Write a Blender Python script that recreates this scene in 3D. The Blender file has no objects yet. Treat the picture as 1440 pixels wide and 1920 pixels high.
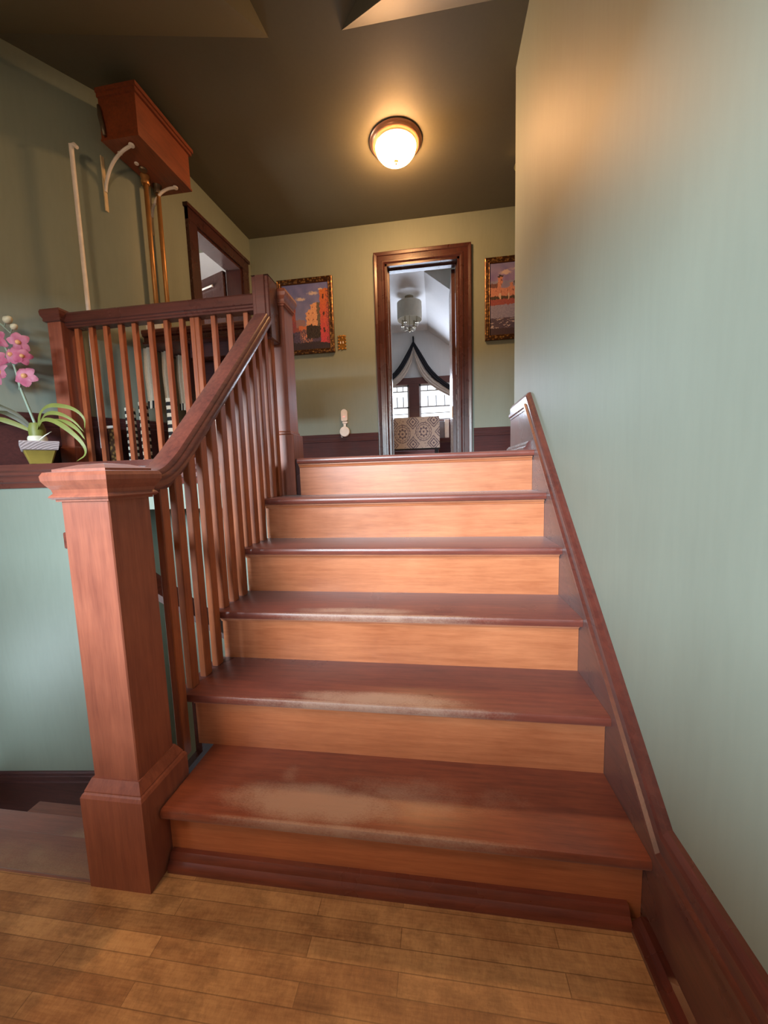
import bpy, bmesh, math, random
from mathutils import Vector, Matrix, noise
from math import radians as R, sin, cos, pi
random.seed(7)
S = bpy.context.scene
COL = S.collection

# ------------------------------------------------------------------ camera
cd = bpy.data.cameras.new('camera'); cam = bpy.data.objects.new('camera', cd); COL.objects.link(cam)
cam.location = (-0.512, -0.946, 1.185)
cam.rotation_euler = (R(84.001), R(1.777), R(7.847))
cd.sensor_fit = 'VERTICAL'; cd.sensor_height = 36; cd.lens = 36*703.92/1920
cd.clip_start = 0.02
S.camera = cam
# ------------------------------------------------------------------ world, exposure, daylight
w = bpy.data.worlds.new('world'); S.world = w; w.use_nodes = True
w.node_tree.nodes['Background'].inputs[0].default_value = (.80, .90, 1, 1)
w.node_tree.nodes['Background'].inputs[1].default_value = .25
S.view_settings.view_transform = 'Standard'; S.view_settings.look = 'None'
S.view_settings.exposure = 0.0; S.view_settings.gamma = 1
S.view_settings.use_curve_mapping = False

def area(name, loc, rot, sx, sy, power, col, spread=180):
    l = bpy.data.lights.new(name, 'AREA'); l.shape = 'RECTANGLE'; l.size = sx; l.size_y = sy
    l.energy = power; l.color = col; l.spread = R(spread)
    o = bpy.data.objects.new(name, l); COL.objects.link(o); o.location = loc; o.rotation_euler = rot
    return o
DAY = (.73, .89, 1.0)
area('stairwell_fill_light', (-3.8, 0, -.25), (0, R(-90), R(12)), .7, .85, 60, DAY)  # fill light added to brighten the lower green wall, source unseen
# daylight through the big window behind the camera, and through the far bedroom windows
area('daylight_rear_window', (-3.6, -7.0, 3.0), (R(82), 0, R(-22)), 6.0, 1.7, 1800, DAY, 160)
pl = bpy.data.lights.new('fill_light_behind', 'POINT'); pl.energy = 52; pl.color = (1, .60, .32); pl.shadow_soft_size = .16  # warm point light added behind the camera as fill for floor and walls
plo = bpy.data.objects.new('fill_light_behind', pl); COL.objects.link(plo); plo.location = (-1.7, -1.35, 2.42)
area('daylight_bedroom', (-0.75, 5.78, 2.42), (R(-84), 0, R(8)), 1.2, .64, 62, (.72, .82, 1.0))
area('daylight_side_room', (-4.6, 2.7, 2.3), (0, R(-90), 0), 1.0, .9, 70, (1.0, .95, .88))

# ------------------------------------------------------------------ colour / material helpers
def lin(c):
    def f(v):
        v /= 255.0
        return v/12.92 if v <= .04045 else ((v+.055)/1.055)**2.4
    return (f(c[0]), f(c[1]), f(c[2]), 1)

class NT:
    def __init__(s, name):
        s.m = bpy.data.materials.new(name); s.m.use_nodes = True
        s.t = s.m.node_tree; s.b = s.t.nodes['Principled BSDF']
    def n(s, typ, **kw):
        n = s.t.nodes.new(typ)
        for k, v in kw.items(): setattr(n, k, v)
        return n
    def l(s, a, b): s.t.links.new(a, b)
    def ramp(s, fac, stops):
        r = s.n('ShaderNodeValToRGB'); e = r.color_ramp.elements
        while len(e) < len(stops): e.new(.5)
        for i, (p, c) in enumerate(stops): e[i].position = p; e[i].color = c
        s.l(fac, r.inputs[0]); return r.outputs[0]
    def math(s, op, a, b=None, clamp=False):
        m = s.n('ShaderNodeMath', operation=op, use_clamp=clamp)
        for i, v in enumerate((a, b)):
            if v is None: continue
            if isinstance(v, (int, float)): m.inputs[i].default_value = v
            else: s.l(v, m.inputs[i])
        return m.outputs[0]
    def mix(s, fac, a, b, typ='MIX'):
        m = s.n('ShaderNodeMix', data_type='RGBA', blend_type=typ)
        for i, v in ((0, fac), (6, a), (7, b)):
            if isinstance(v, (int, float)): m.inputs[i].default_value = v
            elif isinstance(v, tuple): m.inputs[i].default_value = v
            else: s.l(v, m.inputs[i])
        return m.outputs[2]
    def noise(s, vec, scale, detail=3, rough=.5):
        n = s.n('ShaderNodeTexNoise'); n.inputs['Scale'].default_value = scale
        n.inputs['Detail'].default_value = detail; n.inputs['Roughness'].default_value = rough
        s.l(vec, n.inputs['Vector']); return n.outputs['Fac']
    def coords(s, scale=(1, 1, 1), rnd=True):
        tc = s.n('ShaderNodeTexCoord'); mp = s.n('ShaderNodeMapping'); mp.inputs['Scale'].default_value = scale
        src = tc.outputs['Object']
        if rnd:
            oi = s.n('ShaderNodeObjectInfo'); cx = s.n('ShaderNodeVectorMath', operation='ADD')
            sc = s.n('ShaderNodeVectorMath', operation='SCALE'); sc.inputs[3].default_value = 9.0
            cb = s.n('ShaderNodeCombineXYZ')
            for i in range(3): s.l(oi.outputs['Random'], cb.inputs[i])
            s.l(cb.outputs[0], sc.inputs[0]); s.l(src, cx.inputs[0]); s.l(sc.outputs[0], cx.inputs[1]); src = cx.outputs[0]
        s.l(src, mp.inputs[0]); return mp.outputs[0]
    def bump(s, h, strength=.1, dist=.002):
        b = s.n('ShaderNodeBump'); b.inputs['Strength'].default_value = strength; b.inputs['Distance'].default_value = dist
        s.l(h, b.inputs['Height']); s.l(b.outputs[0], s.b.inputs['Normal'])
    def set(s, **kw):
        for k, v in kw.items(): s.b.inputs[k.replace('_', ' ')].default_value = v
        return s

def plain(name, col, rough=.5, metal=0, spec=.5, var=.06, **kw):
    t = NT(name); c = lin(col)
    nz = t.noise(t.coords((1, 1, 1)), 18, 3)
    t.l(t.ramp(nz, [(.3, tuple(v*(1-var*2) for v in c[:3])+(1,)), (.7, tuple(min(1, v*(1+var)) for v in c[:3])+(1,))]), t.b.inputs['Base Color'])
    t.set(Roughness=rough, Metallic=metal); t.b.inputs['Specular IOR Level'].default_value = spec
    for k, v in kw.items(): t.b.inputs[k].default_value = v
    return t.m

def paint(name, col, rough=.42, var=.05, spec=.4, streak=True):
    t = NT(name); c = lin(col)
    a = t.noise(t.coords((1.2, 1.2, .5), False), 3.0, 4)
    b = t.noise(t.coords((9, 9, 1.2), False), 6.0, 3)
    f = t.math('ADD', t.math('MULTIPLY', a, .6), t.math('MULTIPLY', b, .4)) if streak else a
    t.l(t.ramp(f, [(.3, tuple(v*(1-var) for v in c[:3])+(1,)), (.7, tuple(v*(1+var) for v in c[:3])+(1,))]), t.b.inputs['Base Color'])
    t.set(Roughness=rough); t.b.inputs['Specular IOR Level'].default_value = spec
    g = t.noise(t.coords((1, 1, 1), False), 260, 2)
    t.bump(g, .06, .001)
    return t.m

def wood(name, base, dark, axis='X', rough=.34, wear=None, wearcol=(178, 146, 126), spec=.5, blot=.45, gs=1.0):
    t = NT(name); c, d = lin(base), lin(dark)
    sc = {'X': (1.1, 16, 16), 'Y': (16, 1.1, 16), 'Z': (16, 16, 1.1)}[axis]
    grain = t.noise(t.coords(tuple(v*gs for v in sc)), 4.5, 6, .62)
    bl = t.noise(t.coords((1, 1, 1)), 3.2, 4, .6)
    fine = t.noise(t.coords(tuple(v*gs*3 for v in sc)), 7, 3)
    f = t.math('ADD', t.math('MULTIPLY', grain, 1-blot), t.math('MULTIPLY', bl, blot))
    f = t.math('ADD', f, t.math('MULTIPLY', t.math('SUBTRACT', fine, .5), .18))
    col = t.ramp(f, [(.30, d), (.66, c)])
    rg = t.math('ADD', rough, t.math('MULTIPLY', t.math('SUBTRACT', bl, .5), .25))
    if wear:
        vec = t.coords((1, 1, 1), False)
        sp = t.n('ShaderNodeSeparateXYZ'); t.l(vec, sp.inputs[0])
        tot = None
        sn = t.noise(t.coords((20, 44, 26), False), 6.5, 8, .85)
        bn = t.noise(t.coords((5, 6, 5), False), 2.2, 4, .6)
        for (cx, cy, rx, ry, amt) in wear:
            dx = t.math('DIVIDE', t.math('SUBTRACT', sp.outputs[0], cx), rx)
            dy = t.math('DIVIDE', t.math('SUBTRACT', sp.outputs[1], cy), ry)
            q = t.math('ADD', t.math('MULTIPLY', dx, dx), t.math('MULTIPLY', dy, dy))
            m = t.math('SUBTRACT', 1.0, q, True)
            m = t.math('MULTIPLY', m, amt)
            tot = m if tot is None else t.math('MAXIMUM', tot, m)
        k = t.math('ADD', t.math('MULTIPLY', sn, .85), t.math('MULTIPLY', bn, .5))
        k = t.math('SUBTRACT', t.math('ADD', k, t.math('MULTIPLY', tot, .58)), .83)
        k = t.math('MULTIPLY', k, 3.0, True)
        k = t.math('MULTIPLY', t.math('MULTIPLY', k, t.math('MULTIPLY', tot, 1.6, True)), .72)
        col = t.mix(k, col, lin(wearcol))
        rg = t.math('ADD', rg, t.math('MULTIPLY', k, .3))
    t.l(col, t.b.inputs['Base Color']); t.l(rg, t.b.inputs['Roughness'])
    t.b.inputs['Specular IOR Level'].default_value = spec
    t.bump(fine, .10, .001)
    t.b.inputs['Sheen Weight'].default_value = .12
    return t.m

def emit(name, col, strength):
    t = NT(name); t.b.inputs['Base Color'].default_value = (.8, .8, .8, 1)
    t.b.inputs['Emission Color'].default_value = col if len(col) == 4 else tuple(col)+(1,)
    t.b.inputs['Emission Strength'].default_value = strength
    return t.m

def attr_mat(name, rough=.6, bump=0):
    t = NT(name); a = t.n('ShaderNodeAttribute', attribute_name='Col')
    nz = t.noise(t.coords((1, 1, 1)), 220, 3)
    col = t.mix(t.math('MULTIPLY', nz, .25), a.outputs['Color'], (.03, .03, .03, 1))
    t.l(col, t.b.inputs['Base Color']); t.set(Roughness=rough)
    if bump: t.bump(nz, bump, .001)
    return t.m

# ------------------------------------------------------------------ mesh helpers
def box(bm, x0, x1, y0, y1, z0, z1, bev=0, seg=1, mi=0):
    g = bmesh.ops.create_cube(bm, size=1)
    for v in g['verts']:
        v.co = Vector(((x0+x1)/2+v.co.x*(x1-x0), (y0+y1)/2+v.co.y*(y1-y0), (z0+z1)/2+v.co.z*(z1-z0)))
    fs = set(f for v in g['verts'] for f in v.link_faces)
    for f in fs: f.material_index = mi
    if bev > 0:
        es = list(set(e for v in g['verts'] for e in v.link_edges))
        bmesh.ops.bevel(bm, geom=es, offset=bev, segments=seg, affect='EDGES', profile=.5, clamp_overlap=True)
    return bm

def prism(bm, pts, axis, a, b, mi=0):
    """polygon in the plane normal to axis, extruded from a to b. pts are the two other coords in xyz order."""
    def mk(p, t):
        if axis == 'X': return Vector((t, p[0], p[1]))
        if axis == 'Y': return Vector((p[0], t, p[1]))
        return Vector((p[0], p[1], t))
    va = [bm.verts.new(mk(p, a)) for p in pts]; vb = [bm.verts.new(mk(p, b)) for p in pts]
    n = len(pts); fs = []
    fs.append(bm.faces.new(va)); fs.append(bm.faces.new(list(reversed(vb))))
    for i in range(n):
        j = (i+1) % n
        fs.append(bm.faces.new((va[j], va[i], vb[i], vb[j])))
    for f in fs: f.material_index = mi
    return bm

def frustum(bm, cx, cy, z0, z1, hx0, hy0, hx1, hy1):
    lo = [bm.verts.new((cx+sx*hx0, cy+sy*hy0, z0)) for sx, sy in ((-1, -1), (1, -1), (1, 1), (-1, 1))]
    hi = [bm.verts.new((cx+sx*hx1, cy+sy*hy1, z1)) for sx, sy in ((-1, -1), (1, -1), (1, 1), (-1, 1))]
    bm.faces.new(list(reversed(lo))); bm.faces.new(hi)
    for i in range(4):
        j = (i+1) % 4; bm.faces.new((lo[i], lo[j], hi[j], hi[i]))

def sqstack(bm, cx, cy, prof, hx=0, hy=0):
    """square moulding: prof list of (half extra, z) rings stacked into one closed skin"""
    rings = []
    for e, z in prof:
        rings.append([bm.verts.new((cx+sx*(hx+e), cy+sy*(hy+e), z)) for sx, sy in ((-1, -1), (1, -1), (1, 1), (-1, 1))])
    bm.faces.new(list(reversed(rings[0]))); bm.faces.new(rings[-1])
    for a, b in zip(rings, rings[1:]):
        for i in range(4):
            j = (i+1) % 4; bm.faces.new((a[i], a[j], b[j], b[i]))

def tube(bm, pts, rad, n=10, caps=True):
    pts = [Vector(p) for p in pts]
    rads = rad if isinstance(rad, (list, tuple)) else [rad]*len(pts)
    rings = []; up = None
    for i, p in enumerate(pts):
        t = (pts[min(i+1, len(pts)-1)]-pts[max(i-1, 0)]).normalized()
        if up is None:
            up = t.orthogonal().normalized()
        up = (up - t*up.dot(t)).normalized(); s = t.cross(up)
        rings.append([bm.verts.new(p+(up*cos(2*pi*k/n)+s*sin(2*pi*k/n))*rads[i]) for k in range(n)])
    for a, b in zip(rings, rings[1:]):
        for k in range(n): bm.faces.new((a[k], a[(k+1) % n], b[(k+1) % n], b[k]))
    if caps: bm.faces.new(list(reversed(rings[0]))); bm.faces.new(rings[-1])

def lathe(bm, prof, c, n=32, M=None):
    """prof (r, z) along local z; c centre"""
    rings = []
    for r, z in prof:
        if r < 1e-5: rings.append([bm.verts.new((0, 0, z))])
        else: rings.append([bm.verts.new((r*cos(2*pi*k/n), r*sin(2*pi*k/n), z)) for k in range(n)])
    for a, b in zip(rings, rings[1:]):
        for k in range(n):
            k2 = (k+1) % n
            if len(a) == 1 and len(b) == 1: continue
            if len(a) == 1: bm.faces.new((a[0], b[k2], b[k]))
            elif len(b) == 1: bm.faces.new((a[k], a[k2], b[0]))
            else: bm.faces.new((a[k], a[k2], b[k2], b[k]))
    T = Matrix.Translation(Vector(c)) @ (M or Matrix.Identity(4))
    for rg in rings:
        for v in rg: v.co = T @ v.co

def sweep_yz(bm, path, prof, xc, cap=True, up=None):
    """sweep a closed profile of (x, n) along a path in the y-z plane; n is along the path's normal."""
    rings = []
    for i, (y, z) in enumerate(path):
        a = path[max(i-1, 0)]; b = path[min(i+1, len(path)-1)]
        if up: ny, nz = up
        else:
            ty, tz = b[0]-a[0], b[1]-a[1]; L = math.hypot(ty, tz); ty, tz = ty/L, tz/L; ny, nz = -tz, ty
        rings.append([bm.verts.new((xc+px, y+ny*pn, z+nz*pn)) for px, pn in prof])
    m = len(prof)
    for a, b in zip(rings, rings[1:]):
        for k in range(m): bm.faces.new((a[k], a[(k+1) % m], b[(k+1) % m], b[k]))
    if cap: bm.faces.new(list(reversed(rings[0]))); bm.faces.new(rings[-1])

def sweep_xy(bm, path, prof, z0=0, side=1, cap=True):
    """sweep (offset, height) profile along a plan path; offset to the left of travel * side"""
    rings = []; n = len(path)
    P = [Vector((p[0], p[1], 0)) for p in path]
    zs = [p[2] if len(p) > 2 else z0 for p in path]
    for i in range(n):
        d0 = (P[i]-P[i-1]).normalized() if i > 0 else None
        d1 = (P[i+1]-P[i]).normalized() if i < n-1 else None
        if d0 is None: d0 = d1
        if d1 is None: d1 = d0
        n0 = Vector((-d0.y, d0.x, 0)); n1 = Vector((-d1.y, d1.x, 0))
        m = (n0+n1); m = m/max(.2, m.dot(n0)) if m.length > 1e-6 else n0
        rings.append([bm.verts.new(P[i]+m*(o*side)+Vector((0, 0, zs[i]+h))) for o, h in prof])
    m = len(prof)
    for a, b in zip(rings, rings[1:]):
        for k in range(m): bm.faces.new((a[k], a[(k+1) % m], b[(k+1) % m], b[k]))
    if cap: bm.faces.new(list(reversed(rings[0]))); bm.faces.new(rings[-1])

def smooth_path(pts, it=2):
    for _ in range(it):
        o = [pts[0]]
        for a, b in zip(pts, pts[1:]):
            o.append(tuple(a[i]*.75+b[i]*.25 for i in range(len(a)))); o.append(tuple(a[i]*.25+b[i]*.75 for i in range(len(a))))
        o.append(pts[-1]); pts = o
    return pts

def obj(name, bm, mat, parent=None, smooth=False, label=None, kind=None):
    bmesh.ops.recalc_face_normals(bm, faces=bm.faces)
    org = Vector((0, 0, 0)); p = parent
    while p is not None: org += p.location; p = p.parent
    if parent is None and len(bm.verts):
        # a top-level mesh keeps its origin at its base centre
        xs = [v.co.x for v in bm.verts]; ys = [v.co.y for v in bm.verts]; zs = [v.co.z for v in bm.verts]
        org0 = Vector((0, 0, 0))
    for v in bm.verts: v.co -= org
    me = bpy.data.meshes.new(name); bm.to_mesh(me); bm.free()
    for m in (mat if isinstance(mat, (list, tuple)) else [mat]): me.materials.append(m)
    if smooth:
        for pl in me.polygons: pl.use_smooth = True
        if smooth != True: me.set_sharp_from_angle(angle=R(smooth))
    o = bpy.data.objects.new(name, me); COL.objects.link(o)
    if parent is not None: o.parent = parent
    if label: o['label'] = label
    if kind: o['kind'] = kind
    return o
def tag(o, label, cat, group=None, kind=None):
    o['label'] = label; o['category'] = cat
    if group: o['group'] = group
    if kind: o['kind'] = kind
    return o
def thing(name, label, cat, loc=(0, 0, 0), group=None):
    o = bpy.data.objects.new(name, None); COL.objects.link(o); o.location = loc; o.empty_display_size = .1
    return tag(o, label, cat, group)
def struct(name, bm, mat, parent=None, **k):
    o = obj(name, bm, mat, parent, **k)
    if parent is None: o['kind'] = 'structure'
    return o
def B(): return bmesh.new()

# ------------------------------------------------------------------ materials
SAGE = (133, 144, 133)
M_wall = paint('sage_paint', SAGE, .55, spec=.3)
M_ceil = paint('ceiling_paint', (102, 100, 84), .6)
M_white = paint('white_paint', (214, 212, 210), .6)
M_riser = wood('riser_wood', (198, 124, 82), (158, 88, 54), 'X', .36)
M_tread = wood('tread_wood', (130, 67, 52), (86, 42, 37), 'X', .30)
M_tread1 = wood('tread_wood_heavily_worn', (146, 78, 54), (98, 49, 38), 'X', .32,
                wear=[(-.90, .035, .36, .09, 1.0), (-.62, .09, .35, .10, .55), (-.35, .10, .2, .08, .35), (-1.0, .12, .05, .07, .5), (-.75, -.036, .62, .012, .8)])
M_tread2 = wood('tread_wood_worn', (130, 67, 52), (86, 42, 37), 'X', .31, wear=[(-.72, .23, .40, .055, .9), (-.75, .198, .62, .012, .85)])
M_tread3 = wood('tread_wood_lightly_worn', (130, 67, 52), (86, 42, 37), 'X', .30, wear=[(-.85, .47, .35, .05, .75), (-.75, .433, .62, .012, .8)])
M_tread_low = wood('tread_wood_dusty', (156, 92, 72), (112, 62, 50), 'X', .40,
                wear=[(-2.0, .05, .7, .2, .7), (-1.95, .35, .42, .16, 1.0)], wearcol=(176, 150, 124))
M_newel = wood('newel_wood', (158, 90, 66), (112, 56, 42), 'Z', .40, gs=.7, spec=.4)
M_bal = wood('baluster_wood', (172, 94, 50), (110, 52, 33), 'Z', .42, spec=.35)
M_railY = wood('handrail_wood', (114, 58, 44), (74, 35, 29), 'Y', .24)
M_railX = wood('rail_wood', (102, 52, 42), (66, 32, 28), 'X', .28)
M_trimY = wood('skirt_wood_lengthwise', (98, 47, 37), (62, 28, 25), 'Y', .28)
M_trimX = wood('baseboard_wood', (80, 40, 38), (50, 24, 27), 'X', .55, spec=.2)
M_trimZ = wood('casing_wood', (74, 33, 28), (42, 19, 19), 'Z', .28)
M_trimH = wood('casing_head_wood', (98, 44, 30), (58, 24, 20), 'X', .25)
M_dark = plain('dark_recess_wood', (40, 22, 20), .5)
M_tank = wood('tank_wood', (140, 66, 30), (92, 42, 20), 'Y', .4)
M_brass = plain('old_brass', (186, 138, 84), .42, .55)
M_gold = plain('gilt', (168, 124, 60), .36, .85)
M_goldd = plain('gilt_dark', (92, 62, 36), .45, .6)
M_enamel = plain('white_enamel', (236, 232, 228), .4)
M_cream = plain('cream_enamel', (214, 196, 160), .45)
M_nickel = plain('brushed_nickel', (150, 140, 120), .35, .9)
M_copper = plain('copper_bronze', (226, 164, 124), .3, .35)
M_black = plain('black_cloth', (26, 26, 34), .8)
M_grime = plain('aged_metal', (120, 108, 92), .45, .7)

def floor_mat():
    t = NT('strip_floor')
    v = t.coords((1, 1, 1), False)
    br = t.n('ShaderNodeTexBrick'); br.offset = .37; br.offset_frequency = 2
    br.inputs['Scale'].default_value = 1; br.inputs['Mortar Size'].default_value = .0011
    br.inputs['Brick Width'].default_value = .62; br.inputs['Row Height'].default_value = .0445
    br.inputs['Color1'].default_value = (0, 0, 0, 1); br.inputs['Color2'].default_value = (1, 1, 1, 1)
    br.inputs['Mortar'].default_value = (.5, .5, .5, 1); br.inputs['Bias'].default_value = -.1
    t.l(v, br.inputs['Vector'])
    big = t.noise(t.coords((1.6, 3.0, 1), False), 2.2, 5, .6)
    grain = t.noise(t.coords((3, 45, 45), False), 4, 5, .6)
    scuf = t.noise(t.coords((22, 9, 1), False), 3, 7, .8)
    g = t.n('ShaderNodeRGBToBW'); t.l(br.outputs['Color'], g.inputs[0])
    f = t.math('ADD', t.math('MULTIPLY', g.outputs[0], .13), t.math('MULTIPLY', big, .56))
    f = t.math('ADD', f, t.math('MULTIPLY', grain, .18)); f = t.math('ADD', f, t.math('MULTIPLY', scuf, .26))
    f = t.math('SUBTRACT', f, .05)
    col = t.ramp(f, [(.28, lin((92, 64, 46))), (.44, lin((160, 118, 82))), (.60, lin((202, 160, 114))), (.80, lin((218, 182, 136)))])
    st = t.noise(t.coords((4.2, 7.5, 1), False), 1.6, 7, .7)
    stain = t.math('MULTIPLY', t.math('MULTIPLY', t.math('SUBTRACT', st, .50), 7.0, True), .42)
    col = t.mix(stain, col, lin((92, 62, 44)))
    hatch = t.noise(t.coords((60, 16, 1), False), 3, 5, .8)
    col = t.mix(t.math('MULTIPLY', t.math('MULTIPLY', t.math('SUBTRACT', hatch, .52), 6.0, True), .28), col, lin((110, 76, 52)))
    col = t.mix(t.math('MULTIPLY', br.outputs['Fac'], .5), col, lin((84, 58, 40)))
    t.l(col, t.b.inputs['Base Color'])
    t.l(t.math('ADD', .36, t.math('MULTIPLY', scuf, .22)), t.b.inputs['Roughness'])
    t.bump(br.outputs['Fac'], -.25, .002)
    return t.m
M_floor = floor_mat()

# ------------------------------------------------------------------ numbers of the place
RI, G, NO = .2136, .2345, .04          # rise, going, nosing
L = 6*RI                               # landing level
CE = 3.678                             # ceiling level
YB = 3.075                             # back wall of the landing
def wall_left_x(y): return -2.43+.075*(y-3.06)
KX, KY = -2.54, 1.60                 # where the left wall turns
BX, BY = -3.29, .60

# ================================================================== THE SETTING
# floors
bm = B(); box(bm, -3.6, .14, -1.95, -.085, -.05, 0); box(bm, -1.53, .14, -.085, .02, -.05, 0)
struct('floor', bm, M_floor)
bm = B(); prism(bm, [(-1.29, 1.30), (-1.29, 1.18), (.02, 1.18), (.02, 1.78), (.14, 1.78), (.14, YB+.05), (-2.43, YB+.05), (-2.60, 1.30)], 'Z', L-.05, L-.001)
prism(bm, [(.14, 1.78), (2.6, 1.78), (2.6, YB+.05), (.14, YB+.05)], 'Z', L-.05, L-.001)
struct('floor_landing', bm, M_floor)
bm = B(); box(bm, -3.6, -1.3, -.08, 2.3, -1.12, -1.068); struct('floor_lower', bm, M_floor)
# right wall beside the stairs
bm = B(); box(bm, .024, .15, -2.02, 1.779, -1.1, 4.0); struct('wall_right', bm, M_wall)
# back wall with door opening  x -1.0..-.25, top 3.27
DX0, DX1, DZ = -.992, -.250, 3.275
bm = B()
prism(bm, [(-2.55, L-.06), (DX0, L-.06), (DX0, DZ), (DX1, DZ), (DX1, L-.06), (2.7, L-.06), (2.7, 3.75), (-2.55, 3.75)], 'Y', YB, YB+.12)
struct('wall_back', bm, M_wall)
# left wall with side door (y 2.20..2.87)
SY0, SY1, SZ = 2.205, 2.87, 3.29
def lw(y, off=0): return (wall_left_x(y)-off, y)
bm = B()
def wall_piece(y0, y1, z0, z1):
    prism(bm, [lw(y0), lw(y1), lw(y1, .13), lw(y0, .13)], 'Z', z0, z1)
wall_piece(1.78, SY0, L-.06, 3.75); wall_piece(SY1, 3.09, L-.06, 3.75); wall_piece(SY0, SY1, SZ, 3.75)
struct('wall_left', bm, M_wall)
bm = B()
# the plaster turns in a soft curve rather than a sharp corner
turn = smooth_path([(wall_left_x(1.78), 1.78), (KX, KY), (-2.72, 1.36), (BX, BY)], 3)
prism(bm, turn+[(BX-.12, BY+.1), (-2.70, 1.62), (wall_left_x(1.78)-.12, 1.78)], 'Z', L-.05, 3.75)
struct('wall_left_near', bm, M_wall, smooth=25)
# green wall below the landing edge, with the passage under the landing
bm = B()
box(bm, -3.62, -2.44, .93, 1.03, -1.1, 1.262); box(bm, -2.44, -1.448, .93, 1.03, 1.022, 1.262)
struct('wall_below_landing', bm, M_wall)
bm = B(); box(bm, -2.54, -1.395, 1.46, 1.54, -1.1, L-.06); box(bm, -2.54, -2.44, 1.03, 1.46, -1.1, L-.06)
struct('wall_passage', bm, M_wall)
# far side of the stairwell, rear wall with a big window
bm = B(); box(bm, -3.74, -3.6, -2.02, -.45, -1.1, 3.75); box(bm, -3.74, -3.6, .45, 1.1, -1.1, 3.75); box(bm, -3.74, -3.6, -.45, .45, -1.1, -.62); box(bm, -3.74, -3.6, -.45, .45, .12, 3.75); struct('wall_stairwell', bm, M_wall)
WX0, WX1, WZ0, WZ1, YR = -3.3, -.25, 1.20, 2.32, -1.9
bm = B()
box(bm, -3.74, WX0, YR-.12, YR, -.05, 3.1); box(bm, WX1, .15, YR-.12, YR, -.05, 3.1)
box(bm, WX0, WX1, YR-.12, YR, -.05, WZ0); box(bm, WX0, WX1, YR-.12, YR, WZ1, 3.1)
struct('wall_rear', bm, M_white)
bm = B()
for z in (-.62, .08): box(bm, -3.61, -3.585, -.45, .45, z, z+.04)
for y in (-.45, -.02, .41): box(bm, -3.61, -3.585, y, y+.04, -.62, .12)
struct('window_5', bm, M_trimX)  # unseen window frame, added to go with the stairwell fill light
w3 = bpy.data.objects.new('window_3', None); COL.objects.link(w3); w3.location = (-1.7, YR, WZ0); w3['kind'] = 'structure'
bm = B()
for x in (WX0, WX0+.92, WX0+1.85, WX1-.03): box(bm, x, x+.03, YR-.09, YR-.05, WZ0, WZ1)
box(bm, WX0, WX1, YR-.09, YR-.05, WZ0, WZ0+.04); box(bm, WX0, WX1, YR-.09, YR-.05, WZ1-.04, WZ1)
obj('window_sash', bm, M_trimX, w3)
# hall to the right of the corner
bm = B(); box(bm, 2.6, 2.72, 1.6, YB+.1, L-.06, 3.75); box(bm, .15, 2.72, 1.66, 1.779, L-.06, 3.75); struct('wall_hall', bm, M_wall)
# ceilings : flat over the landing, slopes that come down over the stairs with a slot between them
bm = B()
box(bm, -3.7, 2.7, 1.38, 3.2, CE, CE+.05); box(bm, -3.7, .2, -.1, 1.38, CE, CE+.05)
struct('ceiling', bm, M_ceil)
bm = B()
SL = .75
def drop(dy): return CE-SL*dy
# left slope
prism(bm, [(1.10, CE), (1.10, CE+.02), (.30, CE+.02), (.30, drop(.80))], 'X', -3.62, -3.55)
bm.free(); bm = B()
def slope(bm, quad):
    lo = [bm.verts.new(p) for p in quad]; hi = [bm.verts.new((p[0], p[1], CE+.03)) for p in quad]
    bm.faces.new(lo); bm.faces.new(list(reversed(hi)))
    for i in range(len(quad)):
        j = (i+1) % len(quad); bm.faces.new((lo[i], hi[i], hi[j], lo[j]))
slope(bm, [(-3.62, .965, CE), (-1.42, 1.372, CE), (-1.50, .72, drop(.52)), (-3.62, .42, drop(.52))])
struct('ceiling_slope_left', bm, M_ceil)
bm = B()
slope(bm, [(-1.0, 1.405, CE), (.024, 1.405, CE), (.024, .55, drop(.83)), (-.22, .55, drop(.83))])
struct('ceiling_slope_right', bm, M_ceil)
bm = B(); box(bm, -3.7, .2, -2.02, -.1, 3.0, 3.06); box(bm, -3.7, .2, -.14, -.1, 3.0, CE+.05); struct('ceiling_front', bm, M_white)

# ---------------- baseboards
SKP = [(0, 0), (.024, 0), (.024, .245), (.030, .250), (.030, .262), (.022, .268), (.022, .300), (.016, .305), (.016, .322), (.008, .330), (0, .330)]
SHOE = [(.0, 0), (.052, 0), (.052, .012), (.044, .026), (.034, .034), (.024, .036), (0, .036)]
bm = B()
sweep_xy(bm, [(-2.43, YB), (-1.112, YB)], SKP, L, -1); sweep_xy(bm, [(-.122, YB), (2.6, YB)], SKP, L, -1)
struct('baseboard_back', bm, M_trimX)
bm = B(); sweep_xy(bm, list(reversed(turn))+[lw(2.10)], SKP, L, -1); struct('baseboard_left', bm, M_trimX)
bm = B(); sweep_xy(bm, [(-3.6, .93, -.967), (-2.44, .93, -.862)], [(o, h*.86) for o, h in SKP], 0, -1); struct('baseboard_lower', bm, M_trimX)
# skirt along the right wall: floor run, raking run, landing run round the corner
XW = .024
def skirt_run(bm, prof, pts):
    rings = [[bm.verts.new((XW-o, y, z+h)) for o, h in prof] for y, z in pts]
    m = len(prof)
    for a, b in zip(rings, rings[1:]):
        for k in range(m): bm.faces.new((a[k], a[(k+1) % m], b[(k+1) % m], b[k]))
    bm.faces.new(list(reversed(rings[0]))); bm.faces.new(rings[-1])
bm = B()
CAPP = [(0, -.100), (.028, -.100), (.028, -.088), (.036, -.082), (.036, -.066), (.026, -.060), (.026, -.026), (.022, -.014), (.012, -.002), (0, 0)]
skirt_run(bm, CAPP, [(-1.9, .33), (-.068, .33), (1.326, 1.61), (1.340, 1.614), (1.779, 1.614)])
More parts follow.
